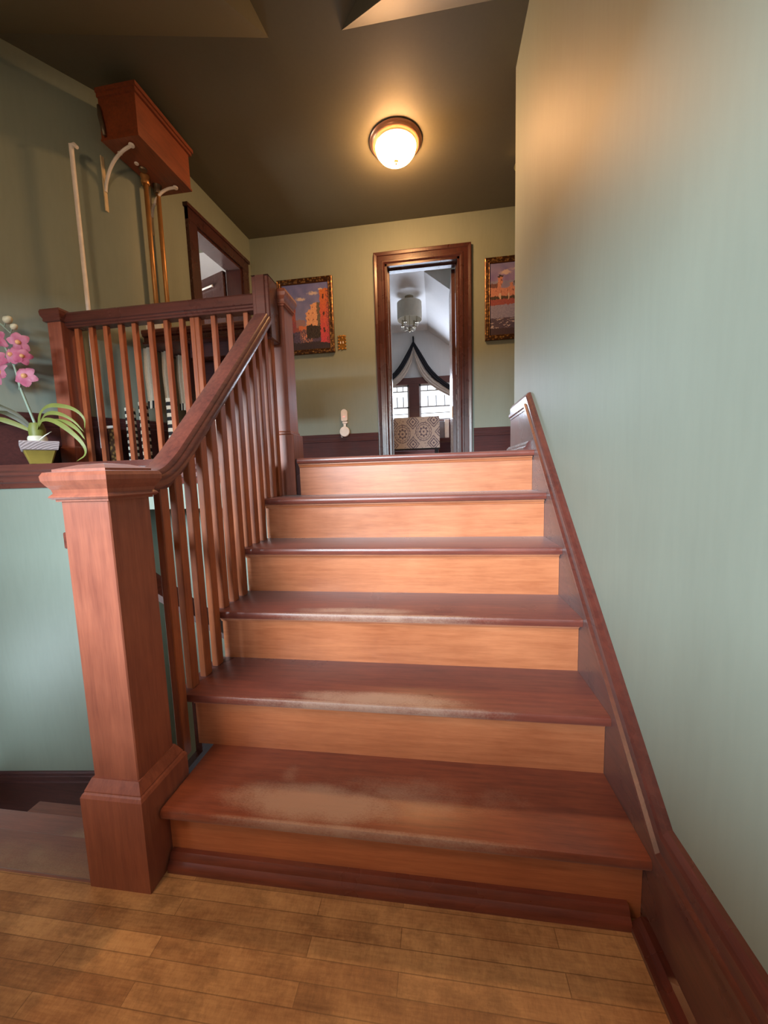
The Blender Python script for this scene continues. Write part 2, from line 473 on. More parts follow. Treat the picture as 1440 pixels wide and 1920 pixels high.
# flat panel behind it, along floor, stairs and landing
pan = [(-3.3, 0), (.0, 0)]
prism(bm, [(-1.9, 0), (.02, 0), (1.22, .90), (1.22, 1.2), (1.779, 1.27), (1.779, 1.54), (1.326, 1.54), (-.07, .255), (-1.9, .255)], 'X', .0, XW-.001)
struct('baseboard_right', bm, M_trimY)
bm = B()
skirt_run(bm, [(o-.0, h) for o, h in [(.02, 0), (.062, 0), (.062, .014), (.052, .03), (.04, .04), (.02, .042)]], [(-1.9, 0), (-.026, 0)])
struct('trim_1', bm, M_trimY)
bm = B()
skirt_run(bm, [(.02, 0), (.064, 0), (.064, .014), (.050, .024), (.050, .034), (.036, .05), (.02, .052)], [(1.20, L), (1.779, L)])
struct('trim_2', bm, M_trimY)

# ---------------- doors
def casing(name, plane_y, x0, x1, ztop, zbot, wd, parent=None):
    pass
CASP = [(0, 0), (.0, .022), (.014, .030), (.030, .030), (.036, .022), (.075, .022), (.082, .028), (.104, .032), (.112, .032), (.112, 0)]
d1 = bpy.data.objects.new('door_1', None); COL.objects.link(d1); d1.location = ((DX0+DX1)/2, YB, L); d1['kind'] = 'structure'
def casing_back(bm, x0, x1, zt, y, zb=L, wd=.112):
    k = wd/.112
    pr = [(o*k, h) for o, h in CASP]
    # left leg, head, right leg mitred: path going up-over-down, offset outward
    pts = [(x0, zb), (x0, zt), (x1, zt), (x1, zb)]
    dirs = [(-1, 0), (-1, 1), (1, 1), (1, 0)]
    rings = [[bm.verts.new((p[0]+d[0]*o, y-h, p[1]+d[1]*o)) for o, h in pr] for p, d in zip(pts, dirs)]
    m = len(pr)
    for a, b in zip(rings, rings[1:]):
        for i in range(m): bm.faces.new((a[i], a[(i+1) % m], b[(i+1) % m], b[i]))
    bm.faces.new(rings[0]); bm.faces.new(list(reversed(rings[-1])))
bm = B(); casing_back(bm, DX0, DX1, DZ, YB-.001); obj('door_casing', bm, M_trimZ, d1)
bm = B()
box(bm, DX0-.0, DX0+.022, YB-.02, YB+.14, L, DZ); box(bm, DX1-.022, DX1, YB-.02, YB+.14, L, DZ); box(bm, DX0, DX1, YB-.02, YB+.14, DZ-.022, DZ)
box(bm, DX0+.022, DX0+.036, YB+.05, YB+.09, L, DZ-.02); box(bm, DX1-.036, DX1-.022, YB+.05, YB+.09, L, DZ-.02); box(bm, DX0+.02, DX1-.02, YB+.05, YB+.09, DZ-.036, DZ-.02)
obj('door_jamb', bm, M_trimZ, d1)
bm = B(); box(bm, DX1-.075, DX1-.037, YB+.13, YB+.80, L+.01, DZ-.04, .002); 
obj('door_leaf', bm, M_trimZ, d1, label='dark wooden door leaf folded back into the bedroom')
bm = B(); box(bm, DX1-.082, DX1-.074, YB+.155, YB+.195, L+.47, L+.59, .002); obj('lock_plate', bm, M_brass, d1)

d2 = bpy.data.objects.new('door_2', None); COL.objects.link(d2); d2.location = (wall_left_x(2.5), 2.5, L); d2['kind'] = 'structure'
bm = B()
def lcas(y0, y1, z0, z1, th=.028):
    prism(bm, [(wall_left_x(y0)+.0, y0), (wall_left_x(y1), y1), (wall_left_x(y1)+th, y1), (wall_left_x(y0)+th, y0)], 'Z', z0, z1)
lcas(SY0-.105, SY0, L, SZ+.105); lcas(SY1, SY1+.105, L, SZ+.105); lcas(SY0-.105, SY1+.105, SZ, SZ+.106, .03); lcas(SY0-.12, SY1+.12, SZ+.09, SZ+.118, .04)
obj('door_casing', bm, M_trimZ, d2)
bm = B()
def ljam(y0, y1, z0, z1): prism(bm, [lw(y0, -.012), lw(y1, -.012), lw(y1, .145), lw(y0, .145)], 'Z', z0, z1)
ljam(SY0, SY0+.022, L, SZ); ljam(SY1-.022, SY1, L, SZ); ljam(SY0, SY1, SZ-.022, SZ)
obj('door_jamb', bm, M_trimZ, d2)

# ---------------- side room behind the left wall
bm = B()
box(bm, -4.75, -4.65, 1.6, 5.0, L-.05, 4.2); box(bm, -4.7, -2.62, 4.9, 5.0, L-.05, 4.2); box(bm, -4.7, -2.72, 1.62, 1.70, L-.05, 4.2)
box(bm, -2.60, -2.5, 3.2, 5.0, L-.05, 4.2)
struct('wall_side_room', bm, M_white)
bm = B(); box(bm, -4.75, -2.56, 1.6, 5.0, 4.15, 4.2); struct('ceiling_side_room', bm, M_white)
bm = B(); box(bm, -4.75, -2.56, 1.6, 5.0, L-.06, L-.005); struct('floor_side_room', bm, M_floor)
d3 = bpy.data.objects.new('door_3', None); COL.objects.link(d3); d3.location = (-2.9, 2.97, L); d3['kind'] = 'structure'
bm = B(); prism(bm, [(-2.62, 2.835), (-3.27, 3.105), (-3.255, 3.14), (-2.605, 2.87)], 'Z', L+.02, 3.268)
obj('door_leaf', bm, M_trimZ, d3, label='reddish brown door leaf standing open in the side room')
bm = B(); tube(bm, [(-2.99, 2.965, 3.158), (-2.762, 2.870, 3.155)], .009, 10); tube(bm, [(-2.985, 2.965, 3.158), (-2.985, 2.99, 3.158)], .006, 8); tube(bm, [(-2.77, 2.873, 3.155), (-2.77, 2.90, 3.155)], .006, 8); obj('towel_bar', bm, M_enamel, d3)

# ---------------- bedroom beyond the back door
bm = B(); box(bm, -2.6, -2.5, YB+.12, 6.1, L-.05, 3.8); box(bm, 1.0, 1.1, YB+.12, 6.1, L-.05, 3.8); struct('wall_bedroom_sides', bm, M_white)
bz = {'x0': -1.40, 'x1': -.965, 'x2': -.785, 'x3': -.19, 'z0': 2.08, 'z1': 2.72}
bm = B()
for (a, b, c, d) in ((-2.6, bz['x0'], L, 3.8), (bz['x3'], 1.1, L, 3.8), (bz['x0'], bz['x3'], L, bz['z0']), (bz['x0'], bz['x3'], bz['z1'], 3.8), (bz['x1'], bz['x2'], bz['z0'], bz['z1'])):
    box(bm, a, b, 5.92, 6.08, c-.0, d)
struct('wall_bedroom_far', bm, M_white)
bm = B(); box(bm, -2.6, -.62, YB+.12, 6.1, 3.62, 3.70)
slope_pts = [(-.62, 3.62), (1.1, 2.30), (1.1, 2.36), (-.62, 3.70)]
prism(bm, slope_pts, 'Y', 4.0, 6.1); 
prism(bm, [(-.62, 3.62), (1.1, 3.62), (1.1, 3.70), (-.62, 3.70)], 'Y', YB+.12, 4.0)
prism(bm, [(-.62, 3.62), (1.1, 3.62), (1.1, 2.30)], 'Y', 3.97, 4.0)
struct('ceiling_bedroom', bm, M_white)
bm = B(); box(bm, -2.6, 1.1, YB+.1, 6.1, L-.06, L-.002); struct('floor_bedroom', bm, M_floor)
bm = B(); box(bm, -2.5, 1.0, 5.885, 5.925, L, 2.00); box(bm, -2.5, 1.0, 5.86, 5.925, 1.98, 2.03)
struct('trim_3', bm, M_trimX)
def thin_glass():
    t = NT('window_glass'); t.t.nodes.remove(t.b)
    tr = t.n('ShaderNodeBsdfTransparent'); gl = t.n('ShaderNodeBsdfGlossy'); gl.inputs['Roughness'].default_value = .03
    mx = t.n('ShaderNodeMixShader'); mx.inputs[0].default_value = .07
    t.l(tr.outputs[0], mx.inputs[1]); t.l(gl.outputs[0], mx.inputs[2])
    t.l(mx.outputs[0], t.t.nodes['Material Output'].inputs[0]); return t.m
M_glass = thin_glass()
M_glare = emit('bright_overcast_pane', (.80, .89, 1.0), 3)
def bwindow(n, x0, x1):
    e = bpy.data.objects.new('window_%d' % n, None); COL.objects.link(e); e.location = ((x0+x1)/2, 5.95, bz['z0']); e['kind'] = 'structure'
    z0, z1 = bz['z0'], bz['z1']
    bm = B()
    for a, b in ((x0, x0+.03), (x1-.03, x1)): box(bm, a, b, 5.93, 6.0, z0, z1)
    box(bm, x0, x1, 5.93, 6.0, z0, z0+.03); box(bm, x0, x1, 5.93, 6.0, z1-.03, z1); box(bm, x0, x1, 5.93, 6.0, z0+.235, z0+.26)
    obj('window_sash', bm, M_white, e)
    bm = B()
    wd = x1-x0
    for k in (1, 2, 3): box(bm, x0+wd*k/4-.008, x0+wd*k/4+.008, 5.95, 5.97, z0+.26, z0+.44); box(bm, x0+wd*k/4-.007, x0+wd*k/4+.007, 5.95, 5.97, z1-.11, z1-.03)
    box(bm, x0, x1, 5.95, 5.97, z1-.118, z1-.102); box(bm, x0, x1, 5.95, 5.97, z0+.13, z0+.142)
    obj('lead_bars', bm, M_grime, e)
    bm = B(); box(bm, x0+.02, x1-.02, 5.985, 5.989, z0+.02, z1-.02); obj('window_pane', bm, M_glare, e)
bwindow(1, bz['x0'], bz['x1']); bwindow(2, bz['x2'], bz['x3'])
M_bedtrim = wood('bedroom_trim_wood', (112, 66, 58), (84, 48, 46), 'X', .35)
bm = B(); box(bm, -1.48, -.08, 5.885, 5.92, 2.72, 2.83, .004); box(bm, -.965, -.785, 5.885, 5.92, 2.03, 2.72); box(bm, -.19, -.09, 5.885, 5.92, 2.03, 2.72); box(bm, -1.48, -1.40, 5.885, 5.92, 2.03, 2.72)
box(bm, -1.5, -.06, 5.86, 5.92, 2.03, 2.08, .004)
struct('trim_4', bm, M_bedtrim)

# ================================================================== THE STAIRS
st = thing('staircase', 'reddish brown wooden staircase of six risers climbing to the upper landing', 'staircase', (0, 0, 0))
TL = -1.445
NOSE = [(-NO+.006, .0), (-NO-.004+.006, -.006), (-NO+.001, -.018), (-NO+.003, -.027), (-NO+.010, -.032)]
def tread_bm(k, x0, x1, back):
    y0 = (k-1)*G; z = k*RI
    bm = B()
    pr = [(y0-NO+.010, z), (y0-NO+.003, z-.003), (y0-NO, z-.010), (y0-NO, z-.022), (y0-NO+.003, z-.029), (y0-NO+.010, z-.032), (back, z-.032), (back, z)]
    prism(bm, pr, 'X', x0, x1)
    return bm
for k in range(1, 7):
    x0 = TL if k < 6 else -1.30
    if k == 1: x0 = -1.336
    mat = {1: M_tread1, 2: M_tread2, 3: M_tread3}.get(k, M_tread)
    if k < 6: bm = tread_bm(k, x0, -.0005, k*G)
    else: bm = tread_bm(k, x0, -.0005, 5*G+.06)
    obj('tread', bm, mat, st, smooth=40, label={1: 'scuffed bottom tread with a pale worn patch', 6: 'landing nosing'}.get(k))
for k in range(1, 7):
    y0 = (k-1)*G; z0 = (k-1)*RI; z1 = k*RI-.032
    xa = (-1.395 if k == 2 else -1.412) if 1 < k < 6 else (-1.34 if k == 1 else -1.30)
    bm = B(); box(bm, xa, -.0008, y0, y0+.018, z0, z1)
    r_ = obj('riser', bm, M_riser, st)
    bm = B()
    c = z1
    prism(bm, [(y0-.019, c), (y0-.019, c-.006), (y0-.014, c-.009), (y0-.009, c-.016), (y0-.008, c-.020), (y0, c-.022), (y0, c)], 'X', xa, -.004 if k > 1 else -.004)
    obj('cove_moulding', bm, M_riser, r_, smooth=30)
bm = B(); prism(bm, [(0, 0), (-.034, 0), (-.034, .014), (-.030, .022), (-.022, .030), (-.020, .040), (-.012, .050), (0, .052)], 'X', -1.336, -.036)
obj('shoe_moulding', bm, M_tread, st, smooth=30)
bm = B()
pts = [(.0, 0)]
pts = [(.02, 0), (.02, RI-.033)]
for k in range(2, 6): pts += [((k-1)*G+.001, (k-1)*RI-.033), ((k-1)*G+.001, k*RI-.033)]
pts += [(5*G, 5*RI-.033), (5*G, 5*RI-.35), (.40, 0)]
prism(bm, pts, 'X', -1.410, -1.384); obj('stringer', bm, M_trimY, st)

# ---------------- stair balustrade
sb = thing('stair_balustrade', 'wooden stair balustrade with square newel post and sloping handrail', 'balustrade', (-1.44, .005, 0))
NXc, NYc = -1.441, .005
np_ = None
bm = B(); box(bm, NXc-.072, NXc+.072, NYc-.072, NYc+.072, .28, 1.15, .003)
np_ = obj('newel_post', bm, M_newel, sb)
bm = B(); sqstack(bm, NXc, NYc, [(.098, 0), (.098, .283), (.094, .292), (.090, .296), (.090, .300), (.076, .330), (.070, .330)])
obj('newel_base', bm, M_newel, np_)
bm = B(); sqstack(bm, NXc, NYc, [(.070, 1.134), (.079, 1.134), (.079, 1.140), (.084, 1.140), (.090, 1.146), (.088, 1.150), (.082, 1.156), (.084, 1.166), (.092, 1.178), (.098, 1.190), (.099, 1.202), (.094, 1.212), (.080, 1.214), (.080, 1.220), (.040, 1.232), (.0005, 1.236)])
obj('newel_cap', bm, M_newel, np_)
# handrail
RX = -1.428
path = [(.085, 1.175), (.13, 1.175), (.19, 1.190), (.26, 1.238), (.34, 1.313), (.44, 1.407), (.62, 1.580), (.80, 1.754), (.97, 1.920), (1.075, 2.022)]
path = smooth_path(path, 2)
RPROF = [(-.030, -.036), (.030, -.036), (.034, -.026), (.046, -.018), (.051, -.004), (.050, .010), (.044, .018), (.044, .022), (.036, .034), (.020, .038), (-.020, .038), (-.036, .034), (-.044, .022), (-.044, .018), (-.050, .010), (-.051, -.004), (-.046, -.018), (-.034, -.026)]
bm = B(); sweep_yz(bm, path, RPROF, RX)
hr = obj('handrail', bm, M_railY, sb, smooth=35)
bm = B(); box(bm, RX-.052, RX+.046, 1.075, 1.19, 1.93, 2.255, .006); box(bm, RX-.03, RX+.025, 1.068, 1.09, 1.95, 2.255, .004)
frustum(bm, RX-.003, 1.13, 2.255, 2.268, .049, .058, .02, .03)
obj('gooseneck', bm, M_railX, sb)
def railz(y):
    for (a, b) in zip(path, path[1:]):
        if a[0] <= y <= b[0]: return a[1]+(b[1]-a[1])*(y-a[0])/(b[0]-a[0])
    return path[-1][1]
def baluster(x, y, z0, z1, parent, hx=.0135, hy=.020):
    bm = B(); box(bm, x-hx, x+hx, y-hy, y+hy, z0, z1, .003); obj('baluster', bm, M_bal, parent)
for k in range(1, 6):
    for o in (.014, .094, .174):
        y = (k-1)*G+o
        if y < .10 or y > 1.13: continue
        baluster(-1.408, y, k*RI, railz(y)-.030, sb)
# top newel standing on the fifth tread
TX, TY = -1.425, 1.272
bm = B(); box(bm, TX-.068, TX+.068, TY-.068, TY+.068, 1.44, 2.17, .003)
n2 = obj('newel_post', bm, M_newel, sb)
bm = B(); box(bm, TX-.082, TX+.088, TY-.074, TY+.082, 5*RI, 1.425, .002); sqstack(bm, TX, TY, [(.078, 1.425), (.074, 1.432), (.074, 1.438), (.066, 1.45), (.06, 1.45)])
obj('newel_base', bm, M_newel, n2)
bm = B(); sqstack(bm, TX, TY, [(.064, 2.145), (.074, 2.145), (.074, 2.154), (.080, 2.156), (.080, 2.164), (.076, 2.168), (.078, 2.180), (.088, 2.196), (.092, 2.214), (.088, 2.232), (.074, 2.234), (.0005, 2.245)])
obj('newel_cap', bm, M_newel, n2)
# filler by the top newel
bm = B(); box(bm, -1.335, -1.295, 1.205, 1.24, 5*RI, L, .001); obj('side_strip', bm, M_trimZ, sb)

# ---------------- landing edge, railing
bm = B()
prism(bm, [(-3.055, .905), (-1.51, .905), (-1.51, 1.29), (-2.77, 1.29)], 'Z', 1.262, 1.295)
prism(bm, [(.906, 1.262), (.914, 1.250), (.914, 1.236), (.922, 1.228), (.910, 1.218), (.908, 1.196), (.918, 1.188), (.912, 1.180), (.916, 1.160), (.929, 1.158), (.929, 1.262)], 'X', -3.55, -1.51)
struct('trim_5', bm, M_railX)

lb = thing('landing_balustrade', 'wooden landing railing of square balusters along the floor edge', 'balustrade', (-2.1, 1.2, 1.297))
bm = B()
RP2 = [(1.150, 2.150), (1.150, 2.196), (1.158, 2.207), (1.175, 2.212), (1.220, 2.212), (1.234, 2.207), (1.242, 2.196), (1.242, 2.150), (1.236, 2.146), (1.236, 2.136), (1.230, 2.132), (1.230, 2.122), (1.168, 2.122), (1.168, 2.132), (1.160, 2.136), (1.160, 2.146)]
prism(bm, RP2, 'X', -2.74, -1.485); obj('rail', bm, M_railX, lb, smooth=35)
for x in (-2.686, -2.587, -2.489, -2.387, -2.295, -2.19, -2.085, -1.985, -1.914, -1.884, -1.782, -1.682, -1.58):
    bm = B(); box(bm, x-.0145, x+.0145, 1.186, 1.214, 1.297, 2.123, .0025); obj('baluster', bm, M_bal, lb)
PX, PY = -2.778, 1.186
bm = B(); box(bm, PX-.046, PX+.046, PY-.054, PY+.054, 1.297, 2.15, .003); pst = obj('newel_post', bm, M_newel, lb)
bm = B(); sqstack(bm, PX, PY, [(.0, 1.297), (.006, 1.297), (.006, 1.40), (.0, 1.408)], .046, .054); obj('newel_base', bm, M_newel, pst)
bm = B(); sqstack(bm, PX, PY, [(.0, 2.148), (.012, 2.150), (.014, 2.158), (.012, 2.165), (.022, 2.185), (.024, 2.205), (.020, 2.218), (.0, 2.226), (-.045, 2.230)], .046, .054); obj('newel_cap', bm, M_railX, pst)

# ---------------- flight going down on the left
ls = thing('lower_staircase', 'dusty wooden steps going down beside the square newel post', 'staircase', (0, 0, 0))
ys = [-.09, .22, .487, .744, 1.0]
for k in (1, 2, 3):
    z = -k*RI; yb = ys[k-1]+.01; yf = ys[k]
    xl = -3.6 if k < 3 else -2.81
    bm = B(); prism(bm, [(yb, z), (yf-.008, z), (yf-.002, z-.004), (yf, z-.014), (yf-.004, z-.028), (yf-.012, z-.032), (yb, z-.032)], 'X', xl, -1.40)
    obj('tread', bm, M_tread_low, ls, smooth=35)
    bm = B(); box(bm, xl, -1.40, yf-.04, yf-.02, z-RI, z-.032); obj('riser', bm, M_trimX, ls)
bm = B(); prism(bm, [(-.085, 0), (-.078, -.001), (-.070, -.008), (-.068, -.018), (-.074, -.030), (-.085, -.032)], 'X', -3.6, -1.54)
obj('nosing', bm, M_tread_low, ls)
bm = B(); box(bm, -3.6, -1.54, -.10, -.085, -RI, -.05); obj('riser', bm, M_trimX, ls)
bm = B(); sweep_yz(bm, [(.075, 1.005), (.16, .93), (.368, .752), (.70, .475), (1.02, .21)], [(-.026, -.034), (.026, -.034), (.03, 0), (.022, .032), (-.022, .032), (-.03, 0)], -1.60)
obj('handrail', bm, M_railY, ls, smooth=40)
bm = B(); box(bm, -1.632, -1.51, .03, .07, .985, 1.035, .003); obj('rail_bracket', bm, M_railY, ls)
# panel closing the underside of the upper flight
bm = B(); prism(bm, [(.05, -1.06), (.05, -.02), (.40, 0), (1.0, .5), (1.0, -1.06)], 'X', -1.44, -1.412); struct('wall_spandrel', bm, M_wall)

# ================================================================== THE OBJECTS
# ---------------- flush ceiling light
cl = thing('ceiling_light', 'lit flush dome ceiling light with copper coloured rim', 'ceiling light', (-.775, 2.17, CE))
c = (-.775, 2.17, CE)
bm = B(); lathe(bm, [(.02, 0), (.192, 0), (.198, -.006), (.192, -.014), (.186, -.016), (.184, -.024), (.170, -.034), (.160, -.038), (.156, -.044), (.150, -.042), (.150, -.01), (.02, -.01)], c, 48); obj('rim', bm, M_copper, cl, smooth=50)
GL = NT('lit_frosted_glass'); GL.set(Roughness=.5); GL.b.inputs['Base Color'].default_value = (.9, .85, .75, 1)
GL.b.inputs['Emission Color'].default_value = (1, .50, .20, 1); GL.b.inputs['Emission Strength'].default_value = 150; GL = GL.m
bm = B(); lathe(bm, [(.149, -.035), (.152, -.050), (.146, -.072), (.126, -.098), (.092, -.120), (.050, -.133), (0, -.137)], c, 48); obj('glass_bowl', bm, GL, cl, smooth=True, label='glowing frosted glass bowl')
bm = B(); lathe(bm, [(0, -.134), (.014, -.134), (.018, -.140), (.012, -.146), (.008, -.150), (.009, -.156), (.005, -.163), (0, -.165)], c, 20); obj('finial', bm, M_copper, cl, smooth=50)

# pale shade just showing past the corner of the right wall
bm = B(); lathe(bm, [(.012, .11), (.02, .11), (.075, .0), (.07, .0), (.012, .10)], (.215, 2.42, 3.565), 24)
lathe(bm, [(0, .11), (.008, .11), (.008, .02), (0, .02)], (.215, 2.42, 3.565), 12)
tag(obj('pendant_shade', bm, plain('pale_glass', (232, 222, 150), .4), None, smooth=40), 'pale conical glass shade just visible past the corner of the right wall', 'lamp shade')

# ---------------- high wooden cistern, brackets, pipes
y0, y1 = 1.372, 1.842
tk = thing('high_level_cistern', 'high wooden toilet cistern box mounted on wall near ceiling', 'cistern', (-2.42, 1.6, 3.3))
def wx(y): return wall_left_x(y)
bm = B(); prism(bm, [(wx(y0)+.012, y0), (-2.292, y0), (-2.268, y1), (wx(y1)+.012, y1)], 'Z', 3.30, 3.535); body = obj('cistern_box', bm, M_tank, tk)
bm = B(); prism(bm, [(wx(y0)+.012, y0-.012), (-2.278, y0-.014), (-2.252, y1+.014), (wx(y1)+.012, y1+.014)], 'Z', 3.535, 3.555)
prism(bm, [(wx(y0)+.012, y0-.02), (-2.268, y0-.022), (-2.242, y1+.022), (wx(y1)+.012, y1+.022)], 'Z', 3.555, 3.58); obj('lid', bm, M_tank, tk)
bm = B(); prism(bm, [(wx(y0)+.012, y0-.006), (-2.286, y0-.006), (-2.262, y1+.006), (wx(y1)+.012, y1+.006)], 'Z', 3.292, 3.306); obj('bottom_trim', bm, M_tank, tk)
bm = B(); tube(bm, [(wx(1.36)+.03, 1.352, 3.48), (wx(1.36)+.035, 1.35, 3.42), (wx(1.36)+.045, 1.352, 3.36), (wx(1.36)+.05, 1.352, 3.31)], [.008, .013, .012, .009], 8)
obj('overflow_pipe', bm, M_grime, tk, smooth=True)
for (yy, xx) in ((1.46, -2.50), (1.55, -2.46)):
    bm = B(); lathe(bm, [(0, -.006), (.012, -.006), (.014, 0), (.012, .004)], (xx, yy, 3.290), 14); obj('screw_cap', bm, M_enamel, tk)
bm = B(); lathe(bm, [(0, -.012), (.022, -.012), (.026, -.004), (.024, .004)], (-2.455, 1.60, 3.292), 18); obj('outlet_plug', bm, M_grime, tk)
for (px_, py_, top) in ((-2.487, 1.655, 3.30), (-2.470, 1.752, 3.30)):
    bm = B(); tube(bm, [(px_, py_, top), (px_, py_, 2.75), (px_, py_, 2.216)], .0155, 14); fp = obj('flush_pipe', bm, M_brass, tk, smooth=True, label='brass pipe')
    bm = B(); lathe(bm, [(.015, -.06), (.024, -.06), (.028, -.045), (.024, -.03), (.030, -.012), (.030, 0), (0.015, 0)], (px_, py_, 3.295), 16); obj('coupling', bm, M_grime if top and py_ > 1.7 else M_brass, fp, smooth=40)
def bracket(xw, y, tip, lab):
    t = thing('cistern_bracket', lab, 'bracket', (xw, y, 2.95), 'cistern brackets')
    bm = B(); box(bm, xw, xw+.009, y-.013, y+.013, 2.955, 3.29, .002); obj('wall_plate', bm, M_cream, t)
    tx, ty = tip
    def P(q, z): return (xw+.008+(tx-xw-.008)*q, y+(ty-y)*q, z)
    pts = smooth_path([P(0, 3.075), P(.06, 3.14), P(.30, 3.225), P(.65, 3.270), P(1, 3.281)], 2)
    bm = B(); tube(bm, pts, .0095, 8); lathe(bm, [(0, -.007), (.016, -.007), (.018, 0), (.016, .005), (0, .005)], (tx, ty, 3.281), 14)
    obj('curved_arm', bm, M_enamel, t, smooth=40)
bracket(-2.640, 1.462, (-2.375, 1.411), 'white iron bracket under the near end of the high wooden cistern')
bracket(wx(1.735)+.001, 1.735, (-2.345, 1.775), 'white iron bracket behind the brass pipes under the far end of the cistern')
# white rod with a hooked top
bm = B(); rx, ry = -2.660, 1.264
tube(bm, [(rx-.002, ry, 1.40), (rx-.001, ry, 2.3), (rx, ry, 3.17), (rx+.002, ry-.001, 3.205), (rx+.022, ry+.001, 3.205), (rx+.038, ry+.003, 3.19)], [.0125, .0125, .0125, .014, .013, .010], 12)
tag(obj('hooked_rod', bm, M_enamel, None, smooth=40), 'tall white rod with a hooked top standing behind the landing railing', 'rod')

# ---------------- framed paintings
def hsh(a, b): return noise.noise(Vector((a, b, 3.1)))
def painting_one(u, v):
    n = hsh(u*9, v*9); n2 = hsh(u*46, v*46)
    u += .022*hsh(u*24, v*24+9); v += .022*hsh(u*24+5, v*24)
    sky = (108+34*(1-v)+18*n, 116+30*(1-v)+14*n, 178+12*n)
    c = sky
    for (cu, cv, ru, rv) in ((.66, .84, .13, .035), (.40, .77, .12, .03)):
        q = ((u-cu)/ru)**2+((v-cv)/rv)**2+n*.6
        if q < 1: c = tuple(sky[i]+((206, 190, 184)[i]-sky[i])*min(1, (1-q)*1.3) for i in range(3))
    if v < .36:                                 # canal
        c = (80+34*n2, 72+26*n2, 104+22*n2)
        if .36 < u < .62 and n2 > -.1: c = (150+40*n, 112+20*n, 108)
        if v < .12: c = (52+14*n2, 44+10*n2, 58)
        if .4 < u < .66 and .16 < v < .23 and n2 > .0: c = (214, 150, 126)
    if u < .28 and v < .70-.4*max(0, u-.12) and v > .28: c = (156+34*n2, 82+22*n2, 74+14*n2)
    if u < .40 and .28 < v < .50-.2*u: c = (144+30*n2, 80+24*n, 84)
    if .28 < u < .48 and .34 < v < .46+.04*n: c = (150, 120+20*n, 128)
    if .33 < u < .5 and .31 < v < .37: c = (206, 122, 84)
    # pale palace
    if .50 < u < .82 and .34 < v < .56+.50*min(u-.50, .16)+.06*(u > .6): 
        c = (222+20*n2, 168+20*n2, 130+14*n2)
        if (int(u*44) % 4 == 0) and (int(v*34) % 3 == 0): c = (130, 84, 70)
        if u > .74: c = (104+30*n2, 96+30*n2, 84)
    if .5 < u < .84 and .17 < v < .36+.03*n: c = (52+38*n2, 46+30*n2, 46+20*n2)
    if u > .80 and v > .10+.1*n and v < .90-.5*max(0, .84-u):   # red tower
        c = (196+24*n2, 92+24*n2+60*(v-.5), 74+40*(.6-v))
        if (abs(u-.88) < .02 and int(v*16) % 4 == 0): c = (70, 40, 40)
        if u > .93 and n2 > .1: c = (120, 70, 70)
    if .78 < u < .86 and .885 < v < .91: c = (206, 190, 170)
    if u < .22 and v < .26: c = (42+16*n2, 38+14*n2, 44)
    return c
def painting_two(u, v):
    n = hsh(u*8+5, v*8); n2 = hsh(u*46, v*46+7)
    u += .020*hsh(u*24, v*24+2); v += .020*hsh(u*24+1, v*24)
    c = (120+22*n+40*(1-abs(v-.62)*3 if abs(v-.62) < .33 else 0)*.6, 118+20*n+20*(v < .75), 172+8*n)
    for (cu, cv, ru, rv) in ((.30, .86, .16, .03), (.55, .90, .2, .03), (.7, .76, .2, .04)):
        q = ((u-cu)/ru)**2+((v-cv)/rv)**2+n*.6
        if q < 1: c = tuple(c[i]+((192, 174, 178)[i]-c[i])*min(1, (1-q)*1.3) for i in range(3))
    if v < .44: c = (132+18*n2, 134+16*n2, 172+12*n2)
    if v < .24:
        c = (72+22*n2, 64+20*n2, 92+16*n2)
        if hsh(u*10, v*60) > .35: c = (170, 162, 176)
    if v < .10: c = (58, 44, 62)
    if .42 < v < .52: c = (142+18*n2, 74+12*n2, 78)
    if .50 < v < .60 and n2 < .55: c = (66+26*n2, 58+22*n2, 52)
    h = .72 if u < .16 else (.80 if u < .25 else (.72 if u < .45 else .66))
    if .54 < v < h and n > -.35+.5*(v-.54):
        c = (186+24*n2, 130+20*n2, 116+12*n2)
        if u < .16 and v > .66: c = (108, 76, 80)
        if (int(u*46) % 5 == 0) and (int(v*40) % 3 == 0): c = (96, 62, 62)
    if .15 < u < .26 and .80 < v < .835-abs(u-.205)*.4: c = (48, 40, 46)
    if u > .42 and .55 < v < .92 and abs(u-.5-.1*n) < .05*(.9-v)+.01: c = (54, 46, 48)
    if .50 < v < .58 and (abs(u-.2) < .012 or abs(u-.36) < .012): c = (200, 178, 166)
    return c
def grid_canvas(bm, fn, x0, x1, z0, z1, y, nu, nv):
    cl_ = bm.loops.layers.float_color.new('Col')
    vs = [[bm.verts.new((x0+(x1-x0)*i/nu, y, z0+(z1-z0)*j/nv)) for i in range(nu+1)] for j in range(nv+1)]
    for j in range(nv):
        for i in range(nu):
            f = bm.faces.new((vs[j][i], vs[j][i+1], vs[j+1][i+1], vs[j+1][i]))
            for lp in f.loops:
                u = (lp.vert.co.x-x0)/(x1-x0); v = (lp.vert.co.z-z0)/(z1-z0)
                uc, vc = (i+.5)/nu, (j+.5)/nv
                lp[cl_] = lin(tuple(max(0, min(255, k)) for k in fn(uc, vc)))
M_paint = attr_mat('oil_paint', .5, .25)
